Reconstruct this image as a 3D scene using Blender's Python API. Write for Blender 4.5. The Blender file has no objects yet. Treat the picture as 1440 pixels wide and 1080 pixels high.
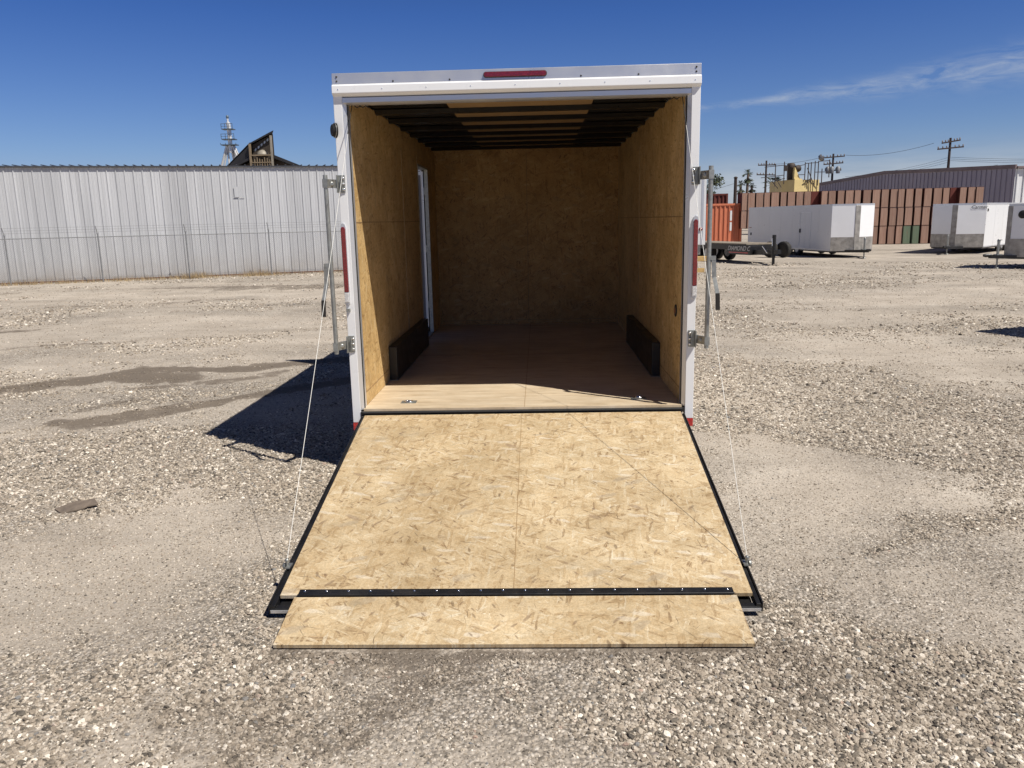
import bpy, math, random
import numpy as np
from mathutils import Vector, Matrix
S = bpy.context.scene
col = S.collection
random.seed(7); rng = np.random.default_rng(7)

# ---------------- camera, world, sun, exposure ----------------
cam_d = bpy.data.cameras.new('camera'); cam = bpy.data.objects.new('camera', cam_d); col.objects.link(cam)
S.camera = cam
CR, CU, CF = Vector((0.999255, 0.032080, -0.021447)), Vector((0.014581, 0.200686, 0.979547)), Vector((-0.035728, 0.979130, -0.200069))
CC = Vector((0.147646, -5.941698, 1.873402))
m = Matrix((( CR.x, CU.x, -CF.x, CC.x), (CR.y, CU.y, -CF.y, CC.y), (CR.z, CU.z, -CF.z, CC.z), (0, 0, 0, 1)))
cam.matrix_world = m
cam_d.sensor_width = 36; cam_d.lens = 1128.996 / 1440 * 36
cam_d.clip_start = 0.05; cam_d.clip_end = 3000

S.view_settings.view_transform = 'Standard'; S.view_settings.look = 'None'
S.view_settings.exposure = 0.2; S.view_settings.gamma = 1
SUN = Vector((0.473, -0.327, 0.818)).normalized()
sd = bpy.data.lights.new('sun', 'SUN'); sd.energy = 4.8; sd.angle = math.radians(0.5); sd.color = (1, 0.945, 0.86)
so = bpy.data.objects.new('sun', sd); col.objects.link(so)
so.rotation_euler = SUN.to_track_quat('Z', 'Y').to_euler()
W = bpy.data.worlds.new('World'); S.world = W; W.use_nodes = True
nt = W.node_tree; nt.nodes.clear()
def N(nt, t, **k):
    n = nt.nodes.new(t)
    for a, b in k.items(): setattr(n, a, b)
    return n
def L(nt, a, b): nt.links.new(a, b)
def math_(nt, op, a, b=None, c=None, clamp=False):
    n = N(nt, 'ShaderNodeMath', operation=op); n.use_clamp = clamp
    for i, v in enumerate((a, b, c)):
        if v is None: continue
        if isinstance(v, (int, float)): n.inputs[i].default_value = v
        else: L(nt, v, n.inputs[i])
    return n.outputs[0]
def mixc(nt, f, a, b, mode='MIX'):
    n = N(nt, 'ShaderNodeMix', data_type='RGBA', blend_type=mode)
    for i, v in ((0, f), (6, a), (7, b)):
        if isinstance(v, (int, float)): n.inputs[i].default_value = v
        elif isinstance(v, (tuple, list)): n.inputs[i].default_value = (*v[:3], 1)
        else: L(nt, v, n.inputs[i])
    return n.outputs[2]
def ramp(nt, f, stops, interp='LINEAR'):
    n = N(nt, 'ShaderNodeValToRGB'); n.color_ramp.interpolation = interp
    e = n.color_ramp.elements
    while len(e) < len(stops): e.new(0.5)
    for i, (p, c) in enumerate(stops):
        e[i].position = p
        e[i].color = (c, c, c, 1) if isinstance(c, (int, float)) else (*c, 1)
    if not isinstance(f, (int, float)): L(nt, f, n.inputs[0])
    return n.outputs[0]
def noise(nt, vec, scale, detail=4, rough=0.5, dist=0.0, dim='3D'):
    n = N(nt, 'ShaderNodeTexNoise', noise_dimensions=dim)
    n.inputs['Scale'].default_value = scale; n.inputs['Detail'].default_value = detail
    n.inputs['Roughness'].default_value = rough; n.inputs['Distortion'].default_value = dist
    if vec is not None: L(nt, vec, n.inputs['Vector'])
    return n.outputs['Fac']
def mapping(nt, vec, sc=(1, 1, 1), rot=(0, 0, 0), loc=(0, 0, 0)):
    n = N(nt, 'ShaderNodeMapping'); n.inputs['Scale'].default_value = sc
    n.inputs['Rotation'].default_value = rot; n.inputs['Location'].default_value = loc
    L(nt, vec, n.inputs['Vector']); return n.outputs[0]

sky = N(nt, 'ShaderNodeTexSky', sky_type='NISHITA'); sky.sun_disc = False
sky.sun_elevation = math.asin(SUN.z); sky.sun_rotation = math.atan2(SUN.x, SUN.y)
sky.altitude = 300; sky.air_density = 1.0; sky.dust_density = 0.25; sky.ozone_density = 3.0
tc = N(nt, 'ShaderNodeTexCoord'); sp = N(nt, 'ShaderNodeSeparateXYZ'); L(nt, tc.outputs['Generated'], sp.inputs[0])
az = math_(nt, 'MULTIPLY', math_(nt, 'ARCTAN2', sp.outputs[0], sp.outputs[1]), 57.2958)
el = math_(nt, 'MULTIPLY', math_(nt, 'ARCSINE', sp.outputs[2]), 57.2958)
azel = N(nt, 'ShaderNodeCombineXYZ'); L(nt, az, azel.inputs[0]); L(nt, el, azel.inputs[1])
# thin cirrus streak, thicker to the right
cen = math_(nt, 'ADD', math_(nt, 'MULTIPLY', az, 0.062), 6.28)
wob = math_(nt, 'MULTIPLY', math_(nt, 'SUBTRACT', noise(nt, mapping(nt, azel.outputs[0], (0.16, 0.16, 1)), 1.0, 3), 0.5), 1.0)
de = math_(nt, 'SUBTRACT', math_(nt, 'ADD', el, wob), cen)
wid = math_(nt, 'MAXIMUM', math_(nt, 'MULTIPLY', math_(nt, 'SUBTRACT', az, 9.0), 0.045), 0.20)
q = math_(nt, 'DIVIDE', de, wid)
g1 = math_(nt, 'EXPONENT', math_(nt, 'MULTIPLY', math_(nt, 'MULTIPLY', q, q), -1.0))
fade = N(nt, 'ShaderNodeMapRange'); fade.inputs[1].default_value = 8; fade.inputs[2].default_value = 13; L(nt, az, fade.inputs[0])
fade2 = N(nt, 'ShaderNodeMapRange'); fade2.inputs[1].default_value = 60; fade2.inputs[2].default_value = 40; L(nt, az, fade2.inputs[0])
wn = noise(nt, mapping(nt, azel.outputs[0], (0.35, 1.6, 1), (0, 0, 0.12)), 1.2, 8, 0.65, 0.6)
wn = ramp(nt, wn, [(0.36, 0.0), (0.68, 1.0)])
c1 = math_(nt, 'MULTIPLY', math_(nt, 'MULTIPLY', g1, math_(nt, 'MULTIPLY', fade.outputs[0], fade2.outputs[0])), math_(nt, 'MULTIPLY', wn, 0.50))
# low pale cloud near the horizon on the right
g2 = math_(nt, 'EXPONENT', math_(nt, 'MULTIPLY', math_(nt, 'POWER', math_(nt, 'ABSOLUTE', math_(nt, 'DIVIDE', math_(nt, 'SUBTRACT', el, 1.4), 1.8)), 2.0), -1.0))
n2 = ramp(nt, noise(nt, mapping(nt, azel.outputs[0], (0.12, 0.9, 1)), 1.0, 6, 0.6), [(0.25, 0.0), (0.55, 1.0)])
c2 = math_(nt, 'MULTIPLY', math_(nt, 'MULTIPLY', g2, fade.outputs[0]), math_(nt, 'MULTIPLY', n2, 0.85))
cl = math_(nt, 'MAXIMUM', c1, c2, clamp=True)
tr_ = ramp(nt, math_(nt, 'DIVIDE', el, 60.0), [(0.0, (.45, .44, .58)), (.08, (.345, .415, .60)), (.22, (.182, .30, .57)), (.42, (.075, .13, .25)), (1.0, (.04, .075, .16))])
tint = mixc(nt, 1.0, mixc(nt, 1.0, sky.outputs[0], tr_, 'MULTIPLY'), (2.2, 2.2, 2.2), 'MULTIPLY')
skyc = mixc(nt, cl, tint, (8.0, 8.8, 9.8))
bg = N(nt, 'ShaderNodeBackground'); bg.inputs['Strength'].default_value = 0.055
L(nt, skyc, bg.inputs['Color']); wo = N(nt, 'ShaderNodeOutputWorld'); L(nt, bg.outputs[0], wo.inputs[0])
S.cycles.max_bounces = 8; S.cycles.diffuse_bounces = 5

# ---------------- tagging and mesh helpers ----------------
def tag(o, label=None, cat=None, group=None, kind=None):
    if label: o['label'] = label
    if cat: o['category'] = cat
    if group: o['group'] = group
    if kind: o['kind'] = kind
    return o
def empty(name, loc=(0, 0, 0), rz=0, label=None, cat=None, group=None):
    o = bpy.data.objects.new(name, None); col.objects.link(o)
    o.location = loc; o.rotation_euler = (0, 0, rz); o.empty_display_size = .1
    return tag(o, label, cat, group)
class MB:
    def __init__(s): s.v = []; s.f = []; s.sm = []
    def add(s, vs, fs, smooth=False):
        b = len(s.v); s.v += [tuple(v) for v in vs]
        s.f += [tuple(b + i for i in f) for f in fs]; s.sm += [smooth] * len(fs); return s
    def box(s, x0, x1, y0, y1, z0, z1):
        vs = [(x, y, z) for z in (z0, z1) for y in (y0, y1) for x in (x0, x1)]
        return s.add(vs, [(0, 2, 3, 1), (4, 5, 7, 6), (0, 1, 5, 4), (2, 6, 7, 3), (0, 4, 6, 2), (1, 3, 7, 5)])
    def bar(s, p0, p1, w, h, up=(0, 0, 1)):
        p0 = Vector(p0); p1 = Vector(p1); d = (p1 - p0).normalized(); up = Vector(up)
        if abs(d.dot(up)) > .98: up = Vector((0, 1, 0))
        a = d.cross(up).normalized(); b = a.cross(d).normalized()
        vs = [p + a * (i * w / 2) + b * (j * h / 2) for p in (p0, p1) for i, j in ((-1, -1), (1, -1), (1, 1), (-1, 1))]
        return s.add(vs, [(0, 1, 2, 3)[::-1], (4, 5, 6, 7), (0, 4, 5, 1)[::-1], (1, 5, 6, 2)[::-1], (2, 6, 7, 3)[::-1], (3, 7, 4, 0)[::-1]])
    def tube(s, pts, r, n=8, r1=None, cap=True):
        pts = [Vector(p) for p in pts]; k = len(pts); vs = []
        for i, p in enumerate(pts):
            d = (pts[min(i + 1, k - 1)] - pts[max(i - 1, 0)]).normalized()
            a = d.cross(Vector((0.3, 0.2, 1)) if abs(d.z) < .9 else Vector((0, 1, 0))).normalized(); b = d.cross(a)
            rr = r if r1 is None else r + (r1 - r) * i / (k - 1)
            vs += [p + (a * math.cos(6.28318 * j / n) + b * math.sin(6.28318 * j / n)) * rr for j in range(n)]
        fs = [(i * n + j, i * n + (j + 1) % n, (i + 1) * n + (j + 1) % n, (i + 1) * n + j) for i in range(k - 1) for j in range(n)]
        s.add(vs, fs, n > 5)
        if cap: s.add(vs[:n], [tuple(range(n))[::-1]]); s.add(vs[-n:], [tuple(range(n))])
        return s
    def lathe(s, c, axis, prof, n=20):
        # prof: list of (along axis, radius)
        c = Vector(c); ax = Vector(axis).normalized()
        a = ax.cross(Vector((0, 0, 1)) if abs(ax.z) < .9 else Vector((0, 1, 0))).normalized(); b = ax.cross(a)
        vs = [c + ax * t + (a * math.cos(6.28318 * j / n) + b * math.sin(6.28318 * j / n)) * r for t, r in prof for j in range(n)]
        fs = [(i * n + j, i * n + (j + 1) % n, (i + 1) * n + (j + 1) % n, (i + 1) * n + j) for i in range(len(prof) - 1) for j in range(n)]
        s.add(vs, fs, True)
        s.add(vs[:n], [tuple(range(n))[::-1]]); s.add(vs[-n:], [tuple(range(n))]); return s
    def prism(s, poly, vec):
        vec = Vector(vec); k = len(poly); P = [Vector(p) for p in poly]
        vs = P + [p + vec for p in P]
        return s.add(vs, [tuple(range(k))[::-1], tuple(range(k, 2 * k))] + [(i, (i + 1) % k, k + (i + 1) % k, k + i) for i in range(k)])
    def quad(s, *p): return s.add(p, [tuple(range(len(p)))])
    def build(s, name, mat, parent=None, bevel=0, seg=2, recalc=True):
        me = bpy.data.meshes.new(name); me.from_pydata(s.v, [], s.f); me.update()
        me.polygons.foreach_set('use_smooth', s.sm)
        if recalc:
            import bmesh
            bm = bmesh.new(); bm.from_mesh(me); bmesh.ops.recalc_face_normals(bm, faces=bm.faces); bm.to_mesh(me); bm.free()
        me.materials.append(mat)
        o = bpy.data.objects.new(name, me); col.objects.link(o)
        if parent: o.parent = parent
        if bevel:
            b = o.modifiers.new('bevel', 'BEVEL'); b.width = bevel; b.segments = seg; b.limit_method = 'ANGLE'; b.angle_limit = .6
        return o
def text_part(name, body, size, mat, parent, origin, right, up, extrude=.001, shear=0, bold=0):
    cu = bpy.data.curves.new(name, 'FONT'); cu.body = body; cu.size = size; cu.extrude = extrude
    cu.align_x = 'CENTER'; cu.align_y = 'CENTER'; cu.shear = shear; cu.offset = bold
    t = bpy.data.objects.new('tmp', cu); col.objects.link(t)
    dg = bpy.context.evaluated_depsgraph_get(); me = bpy.data.meshes.new_from_object(t.evaluated_get(dg))
    bpy.data.objects.remove(t); me.name = name; me.materials.clear(); me.materials.append(mat)
    r = Vector(right).normalized(); u = Vector(up).normalized(); n = r.cross(u)
    me.transform(Matrix(((r.x, u.x, n.x, origin[0]), (r.y, u.y, n.y, origin[1]), (r.z, u.z, n.z, origin[2]), (0, 0, 0, 1))))
    o = bpy.data.objects.new(name, me); col.objects.link(o); o.parent = parent; return o

# ---------------- materials ----------------
def newmat(name):
    m = bpy.data.materials.new(name); m.use_nodes = True; nt = m.node_tree
    return m, nt, nt.nodes['Principled BSDF']
def bump(nt, b, h, strength, dist):
    n = N(nt, 'ShaderNodeBump'); n.inputs['Strength'].default_value = strength; n.inputs['Distance'].default_value = dist
    L(nt, h, n.inputs['Height']); L(nt, n.outputs[0], b.inputs['Normal'])
def plain(name, c, rough=.5, metal=0, var=.12, scale=6, bumps=0, spec=.5, dirt=None, dirt_amt=.3):
    m, nt, b = newmat(name); tc = N(nt, 'ShaderNodeTexCoord'); o = tc.outputs['Object']
    f = noise(nt, o, scale, 6, .6)
    lo = tuple(x * (1 - var) for x in c); hi = tuple(min(1, x * (1 + var)) for x in c)
    cc = ramp(nt, f, [(.3, lo), (.7, hi)])
    if dirt:
        f2 = ramp(nt, noise(nt, mapping(nt, o, (1, 1, .35)), scale * .7, 7, .7), [(.5, 0.0), (.75, dirt_amt)])
        cc = mixc(nt, f2, cc, dirt)
    L(nt, cc, b.inputs['Base Color']); b.inputs['Metallic'].default_value = metal
    L(nt, ramp(nt, noise(nt, o, scale * 2.3, 5, .7), [(.3, max(0.03, rough - .1)), (.7, min(1, rough + .1))]), b.inputs['Roughness'])
    b.inputs['Specular IOR Level'].default_value = spec
    if bumps: bump(nt, b, noise(nt, o, scale * 4, 4), bumps, .01)
    return m
def osb(name, tint=(1, 1, 1), plane='xy', smooth=0.0, strand=1.0, dark=1.0):
    """oriented strand board: several layers of long random flakes, each layer turned its own way"""
    m, nt, b = newmat(name); tc = N(nt, 'ShaderNodeTexCoord'); v = tc.outputs['Object']
    rot = {'xy': (0, 0, 0), 'yz': (0, math.pi / 2, 0), 'xz': (math.pi / 2, 0, 0)}[plane]
    v = mapping(nt, v, (1, 1, 1), rot)
    wv = N(nt, 'ShaderNodeTexNoise'); wv.inputs['Scale'].default_value = 5.0; wv.inputs['Detail'].default_value = 4; L(nt, v, wv.inputs['Vector'])
    sub = N(nt, 'ShaderNodeVectorMath', operation='SUBTRACT'); L(nt, wv.outputs['Color'], sub.inputs[0]); sub.inputs[1].default_value = (.5, .5, .5)
    mul = N(nt, 'ShaderNodeVectorMath', operation='SCALE'); L(nt, sub.outputs[0], mul.inputs[0]); mul.inputs['Scale'].default_value = .06
    ad = N(nt, 'ShaderNodeVectorMath', operation='ADD'); L(nt, v, ad.inputs[0]); L(nt, mul.outputs[0], ad.inputs[1]); vw = ad.outputs[0]
    light = (.62, .49, .305); mid = (.565, .425, .245); tan = (.46, .325, .175); brown = (.22, .135, .07); pale = (.74, .65, .48)
    stops = [(0, brown), (.02, tan), (.30, mid), (.65, light), (.93, light), (1, pale)]
    cc = None; hh = None
    for k, (ang, L_, w_) in enumerate([(.1, 5, 24), (.85, 6, 26), (-.7, 6, 24), (1.5, 7, 30), (.35, 5, 22), (-.25, 5.5, 30), (-1.2, 7, 34), (1.1, 8, 38), (.05, 5, 26), (-.5, 9, 55), (.55, 10, 65), (-1.45, 10, 60)]):
        q = mapping(nt, vw, (1, 1, 0.0), (0, 0, ang), (k * 3.7, k * 1.3, 0)); q = mapping(nt, q, (L_ / strand, w_ / strand, 0))
        vo = N(nt, 'ShaderNodeTexVoronoi', voronoi_dimensions='2D'); vo.inputs['Scale'].default_value = 1; L(nt, q, vo.inputs['Vector'])
        s = N(nt, 'ShaderNodeSeparateXYZ'); L(nt, vo.outputs['Color'], s.inputs[0])
        gr = noise(nt, mapping(nt, q, (.8, 6, 1)), 1.0, 5, .7)
        val = math_(nt, 'ADD', s.outputs[0], math_(nt, 'MULTIPLY', math_(nt, 'SUBTRACT', gr, .5), 1.5), clamp=True)
        c = ramp(nt, val, stops)
        if cc is None: cc = c; hh = s.outputs[1]
        else:
            msk = math_(nt, 'GREATER_THAN', s.outputs[2], .62)
            edge = math_(nt, 'LESS_THAN', vo.outputs['Distance'], .55)
            msk = math_(nt, 'MULTIPLY', msk, edge)
            cc = mixc(nt, math_(nt, 'MULTIPLY', msk, .72), cc, c); 
            hm = N(nt, 'ShaderNodeMix'); L(nt, msk, hm.inputs[0]); L(nt, hh, hm.inputs[2]); L(nt, s.outputs[1], hm.inputs[3]); hh = hm.outputs[0]
    for k, (ang, L_, w_, th, dc, am) in enumerate([(.6, 6, 17, .985, (.32, .22, .14), .6), (-.9, 9, 34, .99, (.24, .16, .10), .6), (1.35, 13, 34, .99, (.18, .12, .07), .65), (.15, 6, 20, .93, (.76, .69, .56), .5), (-.4, 4.5, 13, .955, (.44, .37, .27), .5), (.9, 18, 60, .98, (.20, .13, .08), .6), (2.2, 14, 50, .985, (.24, .16, .10), .6)]):
        q = mapping(nt, mapping(nt, vw, (1, 1, 0), (0, 0, ang), (k * 5.1 + 40, k * 2.3, 0)), (L_ / strand, w_ / strand, 0))
        vo = N(nt, 'ShaderNodeTexVoronoi', voronoi_dimensions='2D'); vo.inputs['Scale'].default_value = 1; L(nt, q, vo.inputs['Vector'])
        s = N(nt, 'ShaderNodeSeparateXYZ'); L(nt, vo.outputs['Color'], s.inputs[0])
        ed = ramp(nt, math_(nt, 'ADD', vo.outputs['Distance'], math_(nt, 'MULTIPLY', noise(nt, mapping(nt, q, (1.5, 3, 1)), 1.5, 4, .7), .5)), [(.48, am), (.62, 0.0)])
        cc = mixc(nt, math_(nt, 'MULTIPLY', math_(nt, 'GREATER_THAN', s.outputs[1], th), ed), cc, dc)
    big = noise(nt, vw, 4.2, 6, .65)
    cc = mixc(nt, 1.0, cc, ramp(nt, big, [(.3, (.80, .77, .72)), (.5, (1, 1, 1)), (.72, (1.10, 1.10, 1.10))]), 'MULTIPLY')
    cc = mixc(nt, 1.0, cc, ramp(nt, noise(nt, v, 1.3, 5, .6), [(.35, (.84, .81, .77)), (.65, (1.10, 1.11, 1.13))]), 'MULTIPLY')
    sm1 = ramp(nt, noise(nt, mapping(nt, vw, (1, 1, 1), (0, 0, 0), (9, 4, 0)), 3.1, 7, .68), [(.58, 0.0), (.72, .38)])
    cc = mixc(nt, sm1, cc, (.36, .31, .24))            # grey scuffs and ground-in dust
    # fine dark flecks
    for ang, a_, b_, lo, am in ((.5, 9, 70, .66, .6), (-.35, 7, 80, .67, .55), (1.3, 10, 60, .68, .5), (.1, 16, 45, .70, .5)):
        fl = ramp(nt, noise(nt, mapping(nt, mapping(nt, vw, (1, 1, 0), (0, 0, ang)), (a_, b_, 0)), 1.0, 3, .6), [(lo, 0.0), (lo + .05, am)])
        cc = mixc(nt, fl, cc, (.20, .125, .065))
    cc = mixc(nt, 1.0, cc, ramp(nt, noise(nt, vw, 95, 4, .75), [(.3, .74), (.7, 1.18)]), 'MULTIPLY')
    for ang, a_, b_ in ((.95, 5, 150), (-.8, 5, 140), (.2, 4, 160), (1.5, 6, 140)):     # thin open cracks between flakes
        fl = ramp(nt, noise(nt, mapping(nt, mapping(nt, vw, (1, 1, 0), (0, 0, ang), (ang * 9, 0, 0)), (a_, b_, 0)), 1.0, 1, .5), [(.745, 0.0), (.785, .85)])
        cc = mixc(nt, fl, cc, (.07, .045, .03))
    if smooth: cc = mixc(nt, smooth, cc, mid)
    cc = mixc(nt, 1.0, cc, tuple(t * dark for t in tint), 'MULTIPLY')
    L(nt, cc, b.inputs['Base Color']); b.inputs['Roughness'].default_value = .62; b.inputs['Specular IOR Level'].default_value = .3
    bump(nt, b, hh, .35, .002)
    return m
def plywood(name):
    m, nt, b = newmat(name); tc = N(nt, 'ShaderNodeTexCoord'); v = tc.outputs['Object']
    g_ = noise(nt, mapping(nt, v, (1.2, 8, 1)), 1.9, 7, .66, 1.2)
    c = ramp(nt, g_, [(.28, (.42, .31, .19)), (.42, (.58, .46, .31)), (.55, (.67, .55, .39)), (.75, (.73, .63, .48))])
    g2 = noise(nt, mapping(nt, v, (3, 60, 1)), 1.0, 4, .7)
    c = mixc(nt, 1.0, c, ramp(nt, g2, [(.3, .88), (.6, 1.02)]), 'MULTIPLY')
    sc = ramp(nt, noise(nt, v, 1.3, 6, .7), [(.3, .82), (.65, 1.03)])
    c = mixc(nt, 1.0, c, sc, 'MULTIPLY')
    L(nt, c, b.inputs['Base Color']); b.inputs['Roughness'].default_value = .5
    bump(nt, b, g2, .15, .001); return m
M = {}
M['osb'] = osb('osb_ramp_mat', (.95, .95, .95)); M['osb_wall'] = osb('osb_wall_mat', (1.04, .93, .70), 'yz', .12, 1.0, 1.0)
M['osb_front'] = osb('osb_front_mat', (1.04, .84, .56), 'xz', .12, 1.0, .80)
M['ply'] = plywood('plywood_floor_mat')
M['white'] = plain('white_paint', (.80, .81, .82), .32, 0, .02, 2, dirt=(.55, .50, .44), dirt_amt=.10)
M['white_far'] = plain('white_aluminium_skin', (.72, .73, .74), .35, 0, .02, 1.0, dirt=(.5, .46, .4), dirt_amt=.15)
M['nose'] = plain('white_nose_skin', (.86, .87, .88), .35, 0, .03, 1.5)
M['plate'] = plain('stone_guard_plate', (.36, .34, .31), .55, .4, .35, 5)
M['alu'] = plain('brushed_aluminium', (.66, .67, .69), .34, .6, .02, 1)
M['galv'] = plain('galvanised_steel', (.36, .37, .35), .48, .75, .22, 30, dirt=(.22, .19, .14), dirt_amt=.5)
M['black'] = plain('black_paint', (.012, .012, .013), .38, 0, .3, 10, dirt=(.08, .07, .06), dirt_amt=.25)
M['rubber'] = plain('black_rubber', (.018, .018, .018), .75, 0, .3, 20)
M['tyre'] = plain('tyre_rubber', (.022, .021, .020), .85, 0, .3, 12, dirt=(.12, .10, .08), dirt_amt=.4)
M['rim'] = plain('wheel_rim_metal', (.45, .45, .46), .4, .7, .1, 12)
M['luan'] = plain('ceiling_plywood', (.40, .27, .14), .6, 0, .10, 3)
M['vinyl'] = plain('black_ceiling_liner', (.012, .011, .010), .5, 0, .2, 8)
M['bow'] = plain('ceiling_bow_steel', (.014, .014, .014), .35, .0, .2, 8)
M['chrome'] = plain('bright_zinc', (.75, .75, .76), .18, 1, .05, 40)
M['cable'] = plain('white_coated_cable', (.78, .77, .72), .4, 0, .08, 30)
M['fender'] = plain('dark_fender_steel', (.022, .019, .016), .42, 0, .25, 6)
M['rust'] = plain('rusty_steel', (.20, .09, .045), .8, 0, .4, 9)
M['wood_old'] = plain('yellow_timber', (.55, .37, .15), .8, 0, .25, 6)
def lens(name, c):
    m, nt, b = newmat(name); tc = N(nt, 'ShaderNodeTexCoord')
    vo = N(nt, 'ShaderNodeTexVoronoi'); vo.inputs['Scale'].default_value = 90; L(nt, tc.outputs['Object'], vo.inputs['Vector'])
    L(nt, ramp(nt, vo.outputs['Distance'], [(0, tuple(min(1, x * 2.2) for x in c)), (.5, c)]), b.inputs['Base Color'])
    b.inputs['Roughness'].default_value = .12; b.inputs['Coat Weight'].default_value = .6; return m
M['red'] = lens('red_lens', (.15, .010, .015)); M['redtape'] = lens('red_reflector', (.42, .02, .02)); M['clear'] = lens('clear_lens', (.55, .55, .55))
# ---------------- ground ----------------
def vnoise(x, y, s, seed=0):
    x = np.asarray(x) * s; y = np.asarray(y) * s
    xi = np.floor(x).astype(np.int64); yi = np.floor(y).astype(np.int64); fx = x - xi; fy = y - yi
    fx = fx * fx * (3 - 2 * fx); fy = fy * fy * (3 - 2 * fy)
    def h(a, b):
        n = (a * 374761393 + b * 668265263 + seed * 974634777) & 0x7fffffff
        n = ((n ^ (n >> 13)) * 1274126177) & 0x7fffffff
        n = n ^ (n >> 16)
        return (n & 0xffff) / 65535.0
    return (h(xi, yi) * (1 - fx) + h(xi + 1, yi) * fx) * (1 - fy) + (h(xi, yi + 1) * (1 - fx) + h(xi + 1, yi + 1) * fx) * fy
def fbm(x, y, s, seed=0, o=4):
    t = 0; a = .5; 
    for i in range(o): t = t + a * vnoise(x, y, s * 2 ** i, seed + i * 17); a *= .5
    return t / (1 - .5 ** o)
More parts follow.
